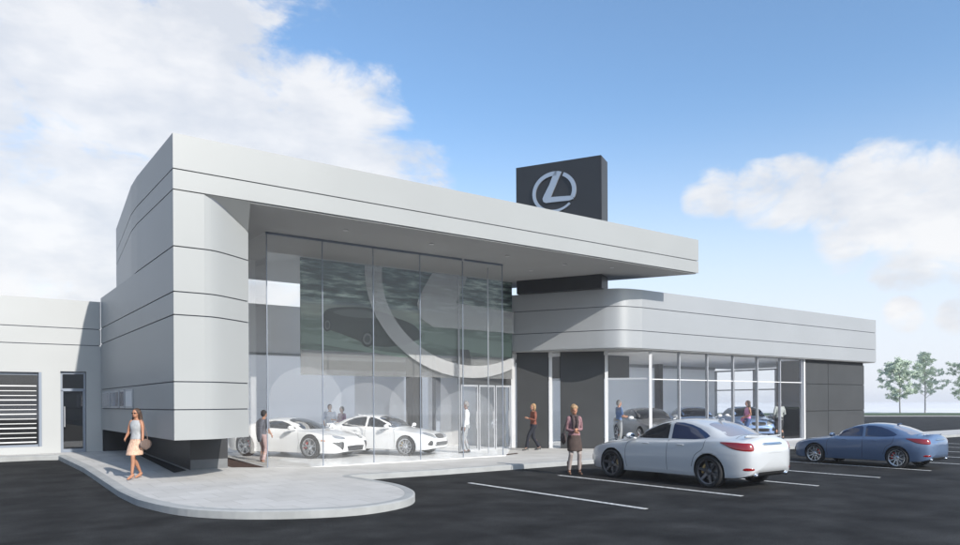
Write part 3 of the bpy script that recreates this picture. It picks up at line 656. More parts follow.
COUPE = dict(Lf=2.27, Lr=-2.24, wb=1.30, wr=.345, arch=.385, gw=.50,
    zc=[(2.27, .50), (2.2, .60), (2.0, .69), (1.6, .78), (1.2, .835), (1.0, .87), (.7, .99), (.35, 1.12), (0, 1.195), (-.4, 1.215), (-.9, 1.17), (-1.4, 1.06), (-1.8, .96), (-2.1, .93), (-2.19, .90), (-2.24, .80)],
    zs=[(2.27, .44), (2.1, .58), (1.7, .72), (1.3, .79), (.9, .80), (.4, .80), (-.3, .84), (-1.0, .90), (-1.6, .90), (-2.1, .84), (-2.24, .74)],
    wm=[(2.27, .55), (2.2, .72), (2.0, .86), (1.6, .94), (1.3, .95), (.7, .90), (0, .89), (-.7, .93), (-1.3, .965), (-1.7, .95), (-2.0, .88), (-2.18, .78), (-2.24, .70)],
    zb=[(2.27, .20), (2.1, .15), (0, .15), (-1.9, .17), (-2.24, .30)],
    green=(1.05, .75, -1.35, -1.8))
def sstep(a, b, x): t = min(1, max(0, (x - a) / (b - a))); return t * t * (3 - 2 * t)
def section(S, x, n=40):
    zc, zs, wm, zb = (interp(S[k_], x) for k_ in ('zc', 'zs', 'wm', 'zb'))
    g = (1 - sstep(S['green'][1] - .1, S['green'][0], x)) * sstep(S['green'][3], S['green'][2], x)
    g = min(1, max(g * .999, 0)) * sstep(.10, .32, zc - zs) if zc > zs else 0
    zm = zb + (zs - zb) * .52; h = zc - zs; gw = S['gw']
    lowp = [(0, zb), (wm * .6, zb), (wm * .90, zb + .005), (wm * .955, zb + .055), (wm * .985, zb + (zm - zb) * .55), (wm, zm), (wm * .992, zm + (zs - zm) * .55), (wm * .962, zs - .035), (wm * .925, zs + .004)]
    A = [(wm * .84, zs + h * .22), (wm * .72, zs + h * .45), (wm * .55, zs + h * .70), (wm * .36, zs + h * .89), (wm * .18, zs + h * .975), (0, zc)]
    Bq = [(wm * .885, zs + .03), (wm * .80 + .0, zs + .03 + (h - .03) * .40), (gw + .065, zs + (h) * .80), (gw - .03, zc - .045), (gw * .55, zc - .010), (0, zc)]
    upp = [(a[0] * (1 - g) + b[0] * g, a[1] * (1 - g) + b[1] * g) for a, b in zip(A, Bq)]
    pts = [Vector((0, y, z)) for y, z in lowp + upp]
    sp_ = spline(pts, 5)
    return [(max(0, p.y), p.z) for p in sp_]
def car_shell(S):
    bm = bmesh.new(); n = 110; rings = []
    for i in range(n + 1):
        u = -1 + 2 * i / n; f_ = math.copysign(1 - (1 - abs(u)) ** 1.35, u) if abs(u) > .0 else 0
        f_ = u * .62 + f_ * .38
        x = (S['Lf'] * (1 + f_) + S['Lr'] * (1 - f_)) / 2
        sec = section(S, x); m_ = len(sec)
        ring = [bm.verts.new((x, y, z)) for y, z in sec] + [bm.verts.new((x, -y, z)) for y, z in sec[-2:0:-1]]
        rings.append(ring)
    k_ = len(rings[0])
    for a, b in zip(rings, rings[1:]):
        for j in range(k_): bm.faces.new((a[j], a[(j + 1) % k_], b[(j + 1) % k_], b[j]))
    for ring in (rings[0], rings[-1]):     # soft nose and tail caps
        sg = 1 if ring is rings[-1] else -1; prev = ring; x0 = ring[0].co.x; c = sum((v.co for v in ring), Vector()) / k_
        for sc_, dx in ((.90, .022), (.72, .040), (.40, .050), (.12, .052)):
            nr = [bm.verts.new((x0 + sg * dx, c.y + (v.co.y - c.y) * sc_, c.z + (v.co.z - c.z) * sc_)) for v in ring]
            for j in range(k_): bm.faces.new((prev[j], prev[(j + 1) % k_], nr[(j + 1) % k_], nr[j]))
            prev = nr
        bm.faces.new(prev)
    fixn(bm); return bm
def make_car(name, label, S, paint, loc, rz, group=None, sc=1, wheel='six', rim='rim_silver', cal='caliper_red', side_glass=('car_glass', 'car_glass'), rear='car_glass', category='car'):
    T = thing(name, label, category, loc, rz, group, sc)
    bm = car_shell(S)
    bvh = BVHTree.FromBMesh(bm)
    # cut wheel arches
    tmp = link('tmp', bm, [paint, 'arch_dark'], None, True)
    cut = bmesh.new()
    for sx in (1, -1):
        for sy in (1, -1):
            prof = [(0, 0), (S['arch'], 0), (S['arch'], .75), (0, .75)]
            seg = 40; rr = [[cut.verts.new((sx * S['wb'] + r * math.cos(2 * math.pi * q_ / seg), sy * (.56 + a), S['wr'] + .005 + r * math.sin(2 * math.pi * q_ / seg))) for q_ in range(seg)] for r, a in ((S['arch'], 0), (S['arch'], .75))]
            for q_ in range(seg): cut.faces.new((rr[0][q_], rr[0][(q_ + 1) % seg], rr[1][(q_ + 1) % seg], rr[1][q_]))
            cut.faces.new(rr[0]); cut.faces.new(rr[1])
    fixn(cut); co_ = link('tmpc', cut, 'arch_dark')
    md = tmp.modifiers.new('x', 'BOOLEAN'); md.operation = 'DIFFERENCE'; md.solver = 'EXACT'; md.object = co_; md.material_mode = 'INDEX'
    me = ev_mesh(tmp); bpy.data.objects.remove(tmp); bpy.data.objects.remove(co_)
    me.materials.clear(); me.materials.append(MAT[paint]); me.materials.append(MAT['arch_dark'])
    for p in me.polygons:
        c = p.center; inside = any(math.hypot(c.x - sx * S['wb'], c.z - S['wr'] - .005) < S['arch'] * 1.002 for sx in (1, -1)) and abs(c.y) > .5
        near = any(abs(math.hypot(v_.x - sx * S['wb'], v_.z - S['wr'] - .005) - S['arch']) < .002 for sx in (1, -1) for v_ in [me.vertices[p.vertices[0]].co])
        dark = (near and all(any(abs(math.hypot(me.vertices[i].co.x - sx * S['wb'], me.vertices[i].co.z - S['wr'] - .005) - S['arch']) < .002 for sx in (1, -1)) for i in p.vertices)) or (abs(abs(c.y) - .56) < .002 and abs(p.normal.y) > .9) or (p.normal.z < -.85 and c.z < .4)
        p.material_index = 1 if dark else 0; p.use_smooth = not dark
    bo = bpy.data.objects.new('body', me); C.objects.link(bo); bo.parent = T
    def cast(o_, d_): 
        h_ = bvh.ray_cast(Vector(o_), Vector(d_).normalized()); return h_[0], h_[1]
    def patch(nm, poly, origin, ux, uy, d_, m, off=.004, parent=None, rings=6, smooth=True, th=0, lab=None):
        """outline in a plane, pressed onto the body along d_"""
        ux = Vector(ux); uy = Vector(uy); d_ = Vector(d_).normalized(); origin = Vector(origin)
        P = [Vector((p[0], p[1])) for p in (spline([(a, b, 0) for a, b in poly], 5, True) if smooth else [Vector((a, b, 0)).lerp(Vector((*poly[(i + 1) % len(poly)], 0)), k_ / 5) for i, (a, b) in enumerate(poly) for k_ in range(5)])]
        c = sum(P, Vector((0, 0))) / len(P); bm = bmesh.new(); prev = None; n = len(P)
        for r_ in range(rings + 1):
            f_ = 1 - r_ / rings; ring = []
            for p in (P if r_ < rings else [c]):
                q_ = c + (p - c) * f_; o_ = origin + ux * q_.x + uy * q_.y
                h_, nn = cast(o_ - d_ * 3, d_)
                if h_ is None: h_, nn = o_, -d_
                if nn.dot(d_) > 0: nn = -nn
                ring.append(bm.verts.new(h_ + nn * (off if r_ > 0 else off * .2)))
            if prev:
                if len(ring) == 1:
                    for j in range(n): bm.faces.new((prev[j], prev[(j + 1) % n], ring[0]))
                else:
                    for j in range(n): bm.faces.new((prev[j], prev[(j + 1) % n], ring[(j + 1) % n], ring[j]))
            prev = ring
        fixn(bm); bm.normal_update()
        f0 = sum((f.normal for f in bm.faces), Vector())
        if f0.dot(d_) > 0: bmesh.ops.reverse_faces(bm, faces=bm.faces)
        o_ = link(nm, bm, m, parent or T, True)
        if lab: o_['label'] = lab
        return o_
    def ribbon(nm, pts, origin, ux, uy, d_, w, m, parent=None):
        ux = Vector(ux); uy = Vector(uy); d_ = Vector(d_).normalized(); bm = bmesh.new(); prev = None
        P = spline([(a, b, 0) for a, b in pts], 10)
        for i, p in enumerate(P):
            t_ = (P[min(i + 1, len(P) - 1)] - P[max(0, i - 1)]).normalized(); n_ = Vector((-t_.y, t_.x, 0)); pr = []
            for s_ in (-.5, .5):
                q_ = p + n_ * w * s_; h_, nn = cast(Vector(origin) + ux * q_.x + uy * q_.y - d_ * 3, d_)
                if h_ is None: pr = None; break
                if nn.dot(d_) > 0: nn = -nn
                pr.append(bm.verts.new(h_ + nn * .0015))
            if pr and prev: bm.faces.new((prev[0], prev[1], pr[1], pr[0]))
            prev = pr
        return link(nm, bm, m, parent or T)
    X, Y_, Z_ = (1, 0, 0), (0, 1, 0), (0, 0, 1)
    sedan = S is SEDAN
    for sy in (1, -1):
        dd = (0, -sy, 0)
        if sedan:
            fwn = [(.74, .985), (.60, 1.05), (.40, 1.15), (.18, 1.245), (-.02, 1.305), (-.22, 1.335), (-.23, 1.16), (-.24, .985), (.2, .975), (.55, .97)]
            rwn = [(-.33, .985), (-.32, 1.16), (-.31, 1.34), (-.55, 1.335), (-.80, 1.295), (-1.02, 1.225), (-1.22, 1.13), (-1.33, 1.065), (-1.25, 1.015), (-.95, .99), (-.6, .985)]
            patch('side_window', fwn, (0, 0, 0), X, Z_, dd, side_glass[0], smooth=False); patch('side_window', rwn, (0, 0, 0), X, Z_, dd, side_glass[1], smooth=False)
            ribbon('panel_gap', [(.90, .30), (.93, .50), (.92, .75), (.84, .93)], (0, 0, 0), X, Z_, dd, .011, 'gap', bo)
            ribbon('panel_gap', [(-.27, .30), (-.27, .6), (-.28, .96)], (0, 0, 0), X, Z_, dd, .011, 'gap', bo)
            ribbon('panel_gap', [(-.93, .42), (-1.03, .66), (-1.22, .80), (-1.27, .98)], (0, 0, 0), X, Z_, dd, .011, 'gap', bo)
            patch('headlight', [(2.16, .63), (2.02, .73), (1.80, .79), (1.66, .795), (1.78, .73), (2.0, .65), (2.12, .60)], (0, 0, 0), X, Z_, (-.35, -sy, 0), 'lamp_clear', .005)
            patch('taillight', [(-1.80, .90), (-1.92, .925), (-2.08, .93), (-2.24, .92), (-2.36, .89), (-2.37, .82), (-2.22, .80), (-2.05, .82), (-1.90, .865)], (0, 0, 0), (.75, sy * .66, 0), Z_, (.66, -sy * .75, 0), 'tail_red', .007) if False else None
            # tail lamp seen from the rear quarter: u runs along the corner
            patch('taillight', [(-.36, .955), (-.18, .960), (.02, .95), (.19, .93), (.21, .80), (.02, .79), (-.16, .825), (-.28, .89)], (-2.05, sy * .74, 0), (-.62, -sy * .78, 0), Z_, (.78, -sy * .62, 0), 'tail_red', .008)
            for (zq, xq) in ((.80, .33), (.80, -.64)):
                bm = bmesh.new(); h_, nn = cast((xq, sy * 3, zq + .06), dd)
                tube(bm, [(xq - .08, h_.y + sy * .018, zq + .062), (xq + .08, h_.y + sy * .018, zq + .068)], .012, 6); link('door_handle', bm, paint, T, True)
            patch('reflector', [(-.08, .40), (.10, .40), (.12, .44), (-.06, .45)], (-2.12, sy * .68, 0), (-.5, -sy * .85, 0), Z_, (.85, -sy * .5, 0), 'tail_red', .006)
            bm = bmesh.new(); tube(bm, [(-2.05, sy * .52, .30), (-2.27, sy * .53, .295)], .038, 12, cap=False); link('exhaust_tip', bm, 'chrome', T, True)
        else:
            fwn = [(.62, .885), (.45, .96), (.2, 1.045), (-.05, 1.105), (-.35, 1.12), (-.62, 1.08), (-.80, 1.0), (-.83, .93), (-.4, .90), (.2, .875)]
            patch('side_window', fwn, (0, 0, 0), X, Z_, dd, side_glass[0], smooth=False)
            ribbon('panel_gap', [(.80, .26), (.86, .5), (.80, .82)], (0, 0, 0), X, Z_, dd, .008, 'gap', bo); ribbon('panel_gap', [(-.62, .28), (-.66, .6), (-.74, .9)], (0, 0, 0), X, Z_, dd, .008, 'gap', bo)
            patch('headlight', [(2.06, .60), (1.9, .66), (1.68, .70), (1.80, .63), (2.0, .57)], (0, 0, 0), X, Z_, (-.35, -sy, 0), 'lamp_clear', .005)
            patch('side_marker', [(1.86, .52), (1.72, .53), (1.72, .56), (1.86, .555)], (0, 0, 0), X, Z_, dd, 'amber', .005, smooth=False)
            patch('air_intake', [(.50, .50), (.86, .50), (.60, .28), (.55, .25)], (0, 0, 0), (0, sy, 0), Z_, (-1, 0, 0), 'grille', .006, smooth=False)
        # mirror
        mx_, mz_ = (.66, 1.0) if sedan else (.62, .90)
        bm = bmesh.new(); yb = (.80 if sedan else .80) * sy
        bmesh.ops.create_uvsphere(bm, u_segments=14, v_segments=10, radius=1, matrix=Matrix.Translation((mx_ + .02, yb + sy * .19, mz_ + .02)) @ Matrix.Diagonal((.075, .115, .072, 1)))
        tube(bm, [(mx_ + .03, yb - sy * .01, mz_ - .045), (mx_ + .02, yb + sy * .12, mz_ - .01)], .022, 6)
        mr_ = link('wing_mirror', bm, 'paint_bright' if paint != 'paint_blue' else paint, T, True)
        bm = bmesh.new(); bmesh.ops.create_uvsphere(bm, u_segments=14, v_segments=8, radius=1, matrix=Matrix.Translation((mx_ - .045, yb + sy * .19, mz_ + .02)) @ Matrix.Diagonal((.012, .095, .055, 1))); link('mirror_glass', bm, 'chrome', mr_, True)
    if sedan:
        patch('windshield', [(.90, 0), (.86, .35), (.74, .66), (.45, .62), (.16, .56), (.10, .30), (.08, 0), (.10, -.30), (.16, -.56), (.45, -.62), (.74, -.66), (.86, -.35)], (0, 0, 0), X, Y_, (0, 0, -1), 'car_glass')
        patch('rear_window', [(-1.06, 0), (-1.07, .30), (-1.12, .50), (-1.42, .55), (-1.68, .60), (-1.76, .35), (-1.79, 0), (-1.76, -.35), (-1.68, -.60), (-1.42, -.55), (-1.12, -.50), (-1.07, -.30)], (0, 0, 0), X, Y_, (0, 0, -1), rear)
        ribbon('panel_gap', [(-1.86, -.64), (-1.80, -.40), (-1.80, 0), (-1.80, .40), (-1.86, .64)], (0, 0, 0), X, Y_, (0, 0, -1), .011, 'gap', bo)
        ribbon('panel_gap', [(.96, -.74), (1.5, -.70), (2.1, -.55)], (0, 0, 0), X, Y_, (0, 0, -1), .011, 'gap', bo); ribbon('panel_gap', [(.96, .74), (1.5, .70), (2.1, .55)], (0, 0, 0), X, Y_, (0, 0, -1), .011, 'gap', bo)
        pass
        patch('grille', [(-.24, .60), (-.30, .66), (-.27, .73), (0, .745), (.27, .73), (.30, .66), (.24, .60), (0, .59)], (0, 0, 0), Y_, Z_, (-1, 0, 0), 'grille', .006)
        patch('lower_grille', [(-.40, .34), (-.44, .42), (-.40, .47), (0, .48), (.40, .47), (.44, .42), (.40, .34), (0, .33)], (0, 0, 0), Y_, Z_, (-1, 0, 0), 'grille', .006)
        for sy in (1, -1): patch('fog_vent', [(.56, .36), (.70, .38), (.64, .52), (.56, .50)], (0, 0, 0), (0, sy, 0), Z_, (-1, 0, 0), 'grille', .008)
        patch('boot_trim', [(-.30, .905), (.30, .905), (.29, .945), (0, .95), (-.29, .945)], (0, 0, 0), Y_, Z_, (1, 0, 0), 'chrome', .012)
        patch('plate_recess', [(-.27, .735), (.27, .735), (.27, .86), (-.27, .86)], (0, 0, 0), Y_, Z_, (1, 0, 0), paint, .004, smooth=False)
        bm = bmesh.new()
        P_ = [(-2.16 + .10 * (y / .62) ** 2, y, 1.068) for y in [(-.62 + 1.24 * i / 16) for i in range(17)]]; tube(bm, P_, .014, 8, flat=2.2); link('boot_spoiler', bm, paint, T, True)
        patch('diffuser', [(-.50, .27), (.50, .27), (.46, .36), (-.46, .36)], (0, 0, 0), Y_, Z_, (1, 0, 0), 'arch_dark', .005, smooth=False)
        bm = bmesh.new(); tube(bm, [(-1.02, 0, 1.37), (-1.10, 0, 1.405), (-1.13, 0, 1.40)], [.03, .02, .012], 8); link('roof_antenna', bm, paint, T, True)
    else:
        patch('windshield', [(1.02, 0), (.98, .35), (.86, .62), (.5, .56), (.14, .47), (.05, .25), (.03, 0), (.05, -.25), (.14, -.47), (.5, -.56), (.86, -.62), (.98, -.35)], (0, 0, 0), X, Y_, (0, 0, -1), 'car_glass')
        patch('rear_window', [(-.95, 0), (-1.0, .40), (-1.5, .42), (-1.6, 0), (-1.5, -.42), (-1.0, -.40)], (0, 0, 0), X, Y_, (0, 0, -1), rear)
        patch('grille', [(-.36, .22), (-.42, .37), (0, .385), (.42, .37), (.36, .22), (0, .21)], (0, 0, 0), Y_, Z_, (-1, 0, 0), 'grille', .008, smooth=False)
    # wheels
    for sx in (1, -1):
        for sy in (1, -1):
            wr = S['wr']; yc = (.795 if sedan else .84) * sy; rrim = wr * .755
            bm = bmesh.new(); c = (sx * S['wb'], 0, wr)
            prof = [(rrim, -.11), (wr * .90, -.118), (wr * .975, -.105), (wr, -.075), (wr, .075), (wr * .975, .105), (wr * .90, .118), (rrim, .11)]
            lathe(bm, [(r, a + yc) for r, a in prof], 40, 'y', c); fixn(bm); ty = link('wheel', bm, 'rubber', T, True)
            bm = bmesh.new(); o_ = yc + sy * .095
            lathe(bm, [(rrim + .004, o_ + sy * .018), (rrim - .022, o_ + sy * .012), (rrim - .03, o_ - sy * .05), (rrim - .03, yc - sy * .08), (rrim + .003, yc - sy * .1)], 40, 'y', c)
            ns = {'six': 6, 'five': 5, 'ten': 10}[wheel]
            for k_ in range(ns):
                a0 = 2 * math.pi * (k_ + .25) / ns
                pr_ = [(a0, .0)] if wheel != 'five' else [(a0 - .20, 0), (a0 + .20, 0)]
                for (aa, _) in pr_:
                    ai = a0 if wheel == 'five' else aa; w0, w1 = {'six': (.034, .026), 'five': (.020, .016), 'ten': (.018, .013)}[wheel]
                    p0 = Vector((math.cos(ai) * .05, 0, math.sin(ai) * .05)); p1 = Vector((math.cos(aa) * (rrim - .02), 0, math.sin(aa) * (rrim - .02))); tn = (p1 - p0).normalized().cross(Vector((0, 1, 0)))
                    vs_ = []
                    for (p, w, yy) in ((p0, w0, o_ - sy * .015), (p1, w1, o_ + sy * .008)):
                        for s_ in (-1, 1):
                            for t_ in (0, -.04): q_ = Vector(c) + p + tn * w * s_; vs_.append(bm.verts.new((q_.x, yy + sy * t_, q_.z)))
                    for ff in ((0, 2, 6, 4), (1, 5, 7, 3), (0, 4, 5, 1), (2, 3, 7, 6), (4, 6, 7, 5)): bm.faces.new([vs_[i] for i in ff])
            lathe(bm, [(0, o_ + sy * .003), (.045, o_ + sy * .001), (.075, o_ - sy * .02), (.06, o_ - sy * .05), (0, o_ - sy * .05)], 20, 'y', c)
            fixn(bm); link('rim', bm, rim, ty)
            bm = bmesh.new(); lathe(bm, [(0, yc + sy * .02), (rrim * .72, yc + sy * .02), (rrim * .72, yc), (0, yc)], 32, 'y', c); fixn(bm); link('brake_disc', bm, 'disc', ty)
            bm = bmesh.new(); s_ = 1 if sx < 0 else -1
            pts = [(c[0] + s_ * math.cos(a) * rrim * .68, yc + sy * .035, c[2] + math.sin(a) * rrim * .68) for a in (-.1, .15, .4, .65, .9)]; tube(bm, pts, .032, 8); link('brake_caliper', bm, cal, ty, True)
    return T
sedan_out = make_car('parked_car', 'white four door sedan with dark wheels parked in the bay nearest the camera', SEDAN, 'paint_white', (13.58, 10.72, 0), R(90), 'sedans parked outside in the bays', 1, 'six', 'rim_dark', 'caliper_gold', ('car_glass', 'car_glass_blue'), 'sky_reflect_glass')
make_car('parked_car', 'blue four door sedan with silver wheels parked beyond the white one', SEDAN, 'paint_blue', (20.97, 10.13, 0), R(90), 'sedans parked outside in the bays', .83, 'ten', 'rim_silver', 'caliper_red', ('car_glass_blue', 'car_glass_blue'), 'sky_reflect_glass')
FZ = .147
make_car('sports_car', 'low white two door sports coupe behind the showroom glass', COUPE, 'paint_bright', (8.93, 22.15, FZ), R(-63), 'cars on display inside', 1, 'five', 'rim_silver', 'caliper_red')
make_car('display_car', 'white sedan on the showroom floor, nose towards the entrance doors', SEDAN, 'paint_bright', (11.55, 21.15, FZ), R(-60), 'cars on display inside', .91, 'ten', 'rim_silver', 'caliper_gold')
make_car('display_car', 'grey sedan inside the right wing beside the man in a blue shirt', SEDAN, 'paint_grey', (23.2, 20.0, FZ), R(-118), 'cars on display inside')
make_car('display_car', 'pale blue sedan inside the right wing near the dark end wall', SEDAN, 'paint_sky', (30.1, 20.1, FZ), R(-132), 'cars on display inside')
make_car('display_car', 'sky blue sedan inside the right wing, seen just above the white parked roof', SEDAN, 'paint_sky', (27.7, 21.2, FZ), R(-128), 'cars on display inside')
make_car('display_car', 'white sedan deep inside, seen through the entrance doors', SEDAN, 'paint_bright', (16.9, 22.4, FZ), R(-115), 'cars on display inside') if False else None

# ------------------------------------------------------------------ people
mat('top_silver', (.34, .35, .36), .7, var=.15, vscale=14); mat('skirt_pattern', (.55, .36, .26), .85, var=.5, vscale=60); mat('bag_brown', (.14, .10, .085), .6)
mat('hair_brown', (.05, .027, .017), .7, var=.4, vscale=20); mat('hair_blonde', (.30, .19, .10), .7, var=.3, vscale=20); mat('hair_dark', (.025, .02, .02), .7, var=.3, vscale=20); mat('hair_grey', (.18, .17, .165), .7, var=.3, vscale=20)
mat('jacket_grey', (.14, .145, .17), .85, var=.15, vscale=10); mat('trousers_rose', (.46, .33, .32), .85); mat('shirt_blue', (.12, .20, .40), .8, var=.1, vscale=8); mat('shirt_pale', (.48, .55, .70), .8, var=.2, vscale=18)
mat('trousers_grey', (.28, .29, .30), .85); mat('jacket_rust', (.17, .055, .035), .85, var=.2, vscale=12); mat('trousers_navy', (.010, .012, .020), .85); mat('scarf_dark', (.05, .035, .035), .9, var=.4, vscale=14)
mat('blouse_mauve', (.22, .12, .13), .85, var=.3, vscale=20); mat('skirt_brown', (.05, .032, .026), .85, var=.2, vscale=10); mat('stocking', (.30, .25, .23), .7); mat('boots', (.13, .07, .045), .6)
mat('shirt_white', (.62, .63, .64), .85, var=.05, vscale=10); mat('shirt_plum', (.20, .08, .20), .85, var=.6, vscale=12); mat('pink', (.62, .25, .42), .8, var=.2, vscale=10); mat('shirt_sage', (.36, .38, .36), .85); mat('trousers_black', (.03, .03, .033), .85)
mat('shoe_black', (.02, .02, .02), .4); mat('sunglasses', (.01, .01, .01), .1); mat('eye', (.03, .02, .02), .2); mat('lip', (.32, .09, .08), .5); mat('jeans', (.06, .10, .22), .85, var=.1, vscale=10)
def ell(bm, c, r, seg=16, rot=None):
    M_ = Matrix.Translation(c) @ (rot.to_matrix().to_4x4() if rot else Matrix()) @ Matrix.Diagonal((*r, 1)); bmesh.ops.create_uvsphere(bm, u_segments=seg, v_segments=seg // 2 + 2, radius=1, matrix=M_)
def loft(bm, secs, seg=20):
    """secs: (centre, half depth along x, half width along y) from low to high"""
    sp_ = []
    for i in range(len(secs) - 1):
        pass
    C3 = spline([s_[0] for s_ in secs], 4); RR = spline([(s_[1], s_[2], 0) for s_ in secs], 4); rings = []
    for c, r in zip(C3, RR): rings.append([bm.verts.new((c.x + r.x * math.cos(2 * math.pi * k_ / seg), c.y + r.y * math.sin(2 * math.pi * k_ / seg), c.z)) for k_ in range(seg)])
    for a, b in zip(rings, rings[1:]):
        for k_ in range(seg): bm.faces.new((a[k_], a[(k_ + 1) % seg], b[(k_ + 1) % seg], b[k_]))
    bm.faces.new(rings[0][::-1]); bm.faces.new(rings[-1])
def fuse(name, bm, m, parent, vox=.008, sm=4):
    fixn(bm); o = link(name, bm, m, parent)
    r_ = o.modifiers.new('r', 'REMESH'); r_.mode = 'VOXEL'; r_.voxel_size = vox; r_.use_smooth_shade = True
    s_ = o.modifiers.new('s', 'SMOOTH'); s_.factor = .5; s_.iterations = sm
    me = ev_mesh(o); old = o.data; o.modifiers.clear(); o.data = me; bpy.data.meshes.remove(old); me.name = name
    me.polygons.foreach_set('use_smooth', [True] * len(me.polygons)); return o
def ik(a, b, l1, l2, hint):
    a = Vector(a); b = Vector(b); d = b - a; L_ = min(d.length, (l1 + l2) * .999); d.normalize(); h = Vector(hint); h = (h - d * h.dot(d)).normalized()
    x = (l1 * l1 - l2 * l2 + L_ * L_) / (2 * L_); y = math.sqrt(max(0, l1 * l1 - x * x)); return a + d * x + h * y, a + d * L_
def person(label, loc, face, H=1.72, female=False, feet=((.10, .10), (-.10, -.10)), hands=None, lean=0, skin='skin', top='shirt_white', legs='trousers_grey', bottom='trousers', hair=('short', 'hair_dark'),
           shoes='shoe_black', sleeves='long', extras=(), group=None, heel=0, headturn=0):
    """local +x is where the figure faces; built at 1.72 m and scaled"""
    T = thing('person', label, 'person', loc, face, group, H / 1.72)
    hw = .085 if female else .09; sw = .165 if female else .195
    fx = [Vector((feet[i][0], s_ * (abs(feet[i][1]) if abs(feet[i][1]) > .02 else .09), .085 + heel)) for i, s_ in enumerate((1, -1))]
    hipz = .93 - (abs(feet[0][0] - feet[1][0]) ** 2) * .14 + heel * .6
    hip = [Vector((0, s_ * hw, hipz)) for s_ in (1, -1)]; lx = lean
    ch = Vector((lx * .6, 0, hipz + .40)); nk = Vector((lx, 0, hipz + .565)); hd = Vector((lx * 1.15 + .015, 0, hipz + .69))
    sh = [Vector((lx * .9, s_ * sw, hipz + .485)) for s_ in (1, -1)]
    hands = hands or ((.06, .26, .80), (.06, -.26, .80))
    knees, els, hn = [], [], []
    for i in range(2):
        k_, f_ = ik(hip[i], fx[i], .435, .43, (1, 0, 0)); knees.append(k_); fx[i] = f_
        e_, h_ = ik(sh[i], Vector(hands[i]), .285, .25, (-1, (1 if i == 0 else -1) * .6, -.3)); els.append(e_); hn.append(h_)
    fem = female
    # one continuous body
    bm = bmesh.new()
    loft(bm, [((0, 0, hipz - .08), .075, .10), ((0, 0, hipz), .105, .16 if fem else .155), ((0, 0, hipz + .10), .095, .145), ((lx * .3, 0, hipz + .20), .085, .115 if fem else .135), ((ch.x, 0, hipz + .34), .105, .145 if fem else .17), ((ch.x + lx * .2, 0, hipz + .44), .095, .16 if fem else .185), ((lx * .9, 0, hipz + .51), .06, .11), ((nk.x, 0, nk.z), .05, .05)])
    tube(bm, [ch + Vector((0, 0, .10)), nk, hd - Vector((0, 0, .04))], [.06, .052, .052], 12)
    for i, s_ in enumerate((1, -1)):
        tube(bm, [hip[i] + Vector((0, 0, -.02)), hip[i].lerp(knees[i], .5) + Vector((.01, 0, 0)), knees[i], knees[i].lerp(fx[i], .35) - Vector((.02, 0, 0)), fx[i] + Vector((0, 0, .02))], [.085, .07, .05, .05, .034], 12)
        ft = fx[i]; tube(bm, [ft + Vector((-.03, 0, -.02 - heel * .0)), ft + Vector((.06, 0, -.045 - heel * .5)), ft + Vector((.145, s_ * .01, -.062 - heel))], [.034, .034, .022], 10)
        tube(bm, [sh[i] - Vector((0, s_ * .03, .0)), sh[i].lerp(els[i], .45), els[i], els[i].lerp(hn[i], .35), hn[i]], [.055, .044, .035, .036, .024], 12)
        dh = (hn[i] - els[i]).normalized(); inw = Vector((0, -s_, 0)); inw = (inw - dh * inw.dot(dh)).normalized(); sd = dh.cross(inw)
        pc = hn[i] + dh * .045; tube(bm, [hn[i], pc, hn[i] + dh * .085], [.022, .032, .030], 10, flat=.75)
        for q_, (o_, ln) in enumerate(((-.027, .062), (-.009, .075), (.009, .072), (.026, .056))):
            b0 = hn[i] + dh * .085 + sd * o_; b1 = b0 + dh * ln * .5 + inw * .006; b2 = b1 + dh * ln * .42 + inw * .022; tube(bm, [b0 - dh * .02, b0, b1, b2], [.011, .0105, .0095, .008], 6)
        tp = hn[i] + dh * .025 + (Vector((1, 0, 0)) - dh * dh.x).normalized() * .024; tube(bm, [hn[i] + dh * .02, tp, tp + dh * .045 + inw * .012], [.013, .012, .009], 6)
    q_ = Matrix.Rotation(headturn, 3, 'Z')
    def hp(x, y, z): return hd + q_ @ Vector((x, y, z))
    ell(bm, hp(0, 0, .02), (.098, .078, .108)); ell(bm, hp(.030, 0, -.045), (.062, .058, .062)); ell(bm, hp(.098, 0, -.012), (.018, .012, .020), 8)
    for s_ in (1, -1): ell(bm, hp(-.005, s_ * .078, -.005), (.018, .008, .028), 8)
    body = fuse('body', bm, skin, T, .0085, 3)
    for s_ in (1, -1):
        bm = bmesh.new(); ell(bm, hp(.082, s_ * .030, .012), (.010, .013, .008), 8); link('eye', bm, 'eye', body, True)
    bm = bmesh.new(); ell(bm, hp(.084, 0, -.052), (.010, .022, .007), 8); link('mouth', bm, 'lip', body, True)
    # hair
    bm = bmesh.new(); kind, hm = hair
    ell(bm, hp(-.018, 0, .045), (.100, .090, .098)); ell(bm, hp(-.045, 0, .0), (.075, .085, .09))
    if kind == 'long':
        for yy in (-.065, -.03, .03, .065): tube(bm, [hp(-.03, yy * 1.1, .05), hp(-.055, yy * 1.35, -.06), hp(-.05, yy * 1.6, -.17), hp(-.06 + .02 * math.sin(yy * 90), yy * 1.5, -.30)], [.05, .05, .045, .018], 8)
        ell(bm, hp(-.03, 0, .035), (.108, .098, .11))
    if kind == 'bun': ell(bm, hp(-.06, 0, .12), (.06, .065, .05)); ell(bm, hp(.0, 0, .075), (.098, .10, .075))
    if kind == 'bob':
        for yy in (-.07, .07): tube(bm, [hp(-.02, yy, .05), hp(-.03, yy * 1.2, -.05), hp(-.03, yy * 1.15, -.11)], [.045, .045, .03], 8)
    # keep the face clear
    bm2 = bm; hr = fuse('hair', bm2, hm, T, .010, 2)
    # upper garment
    bm = bmesh.new(); g = .014
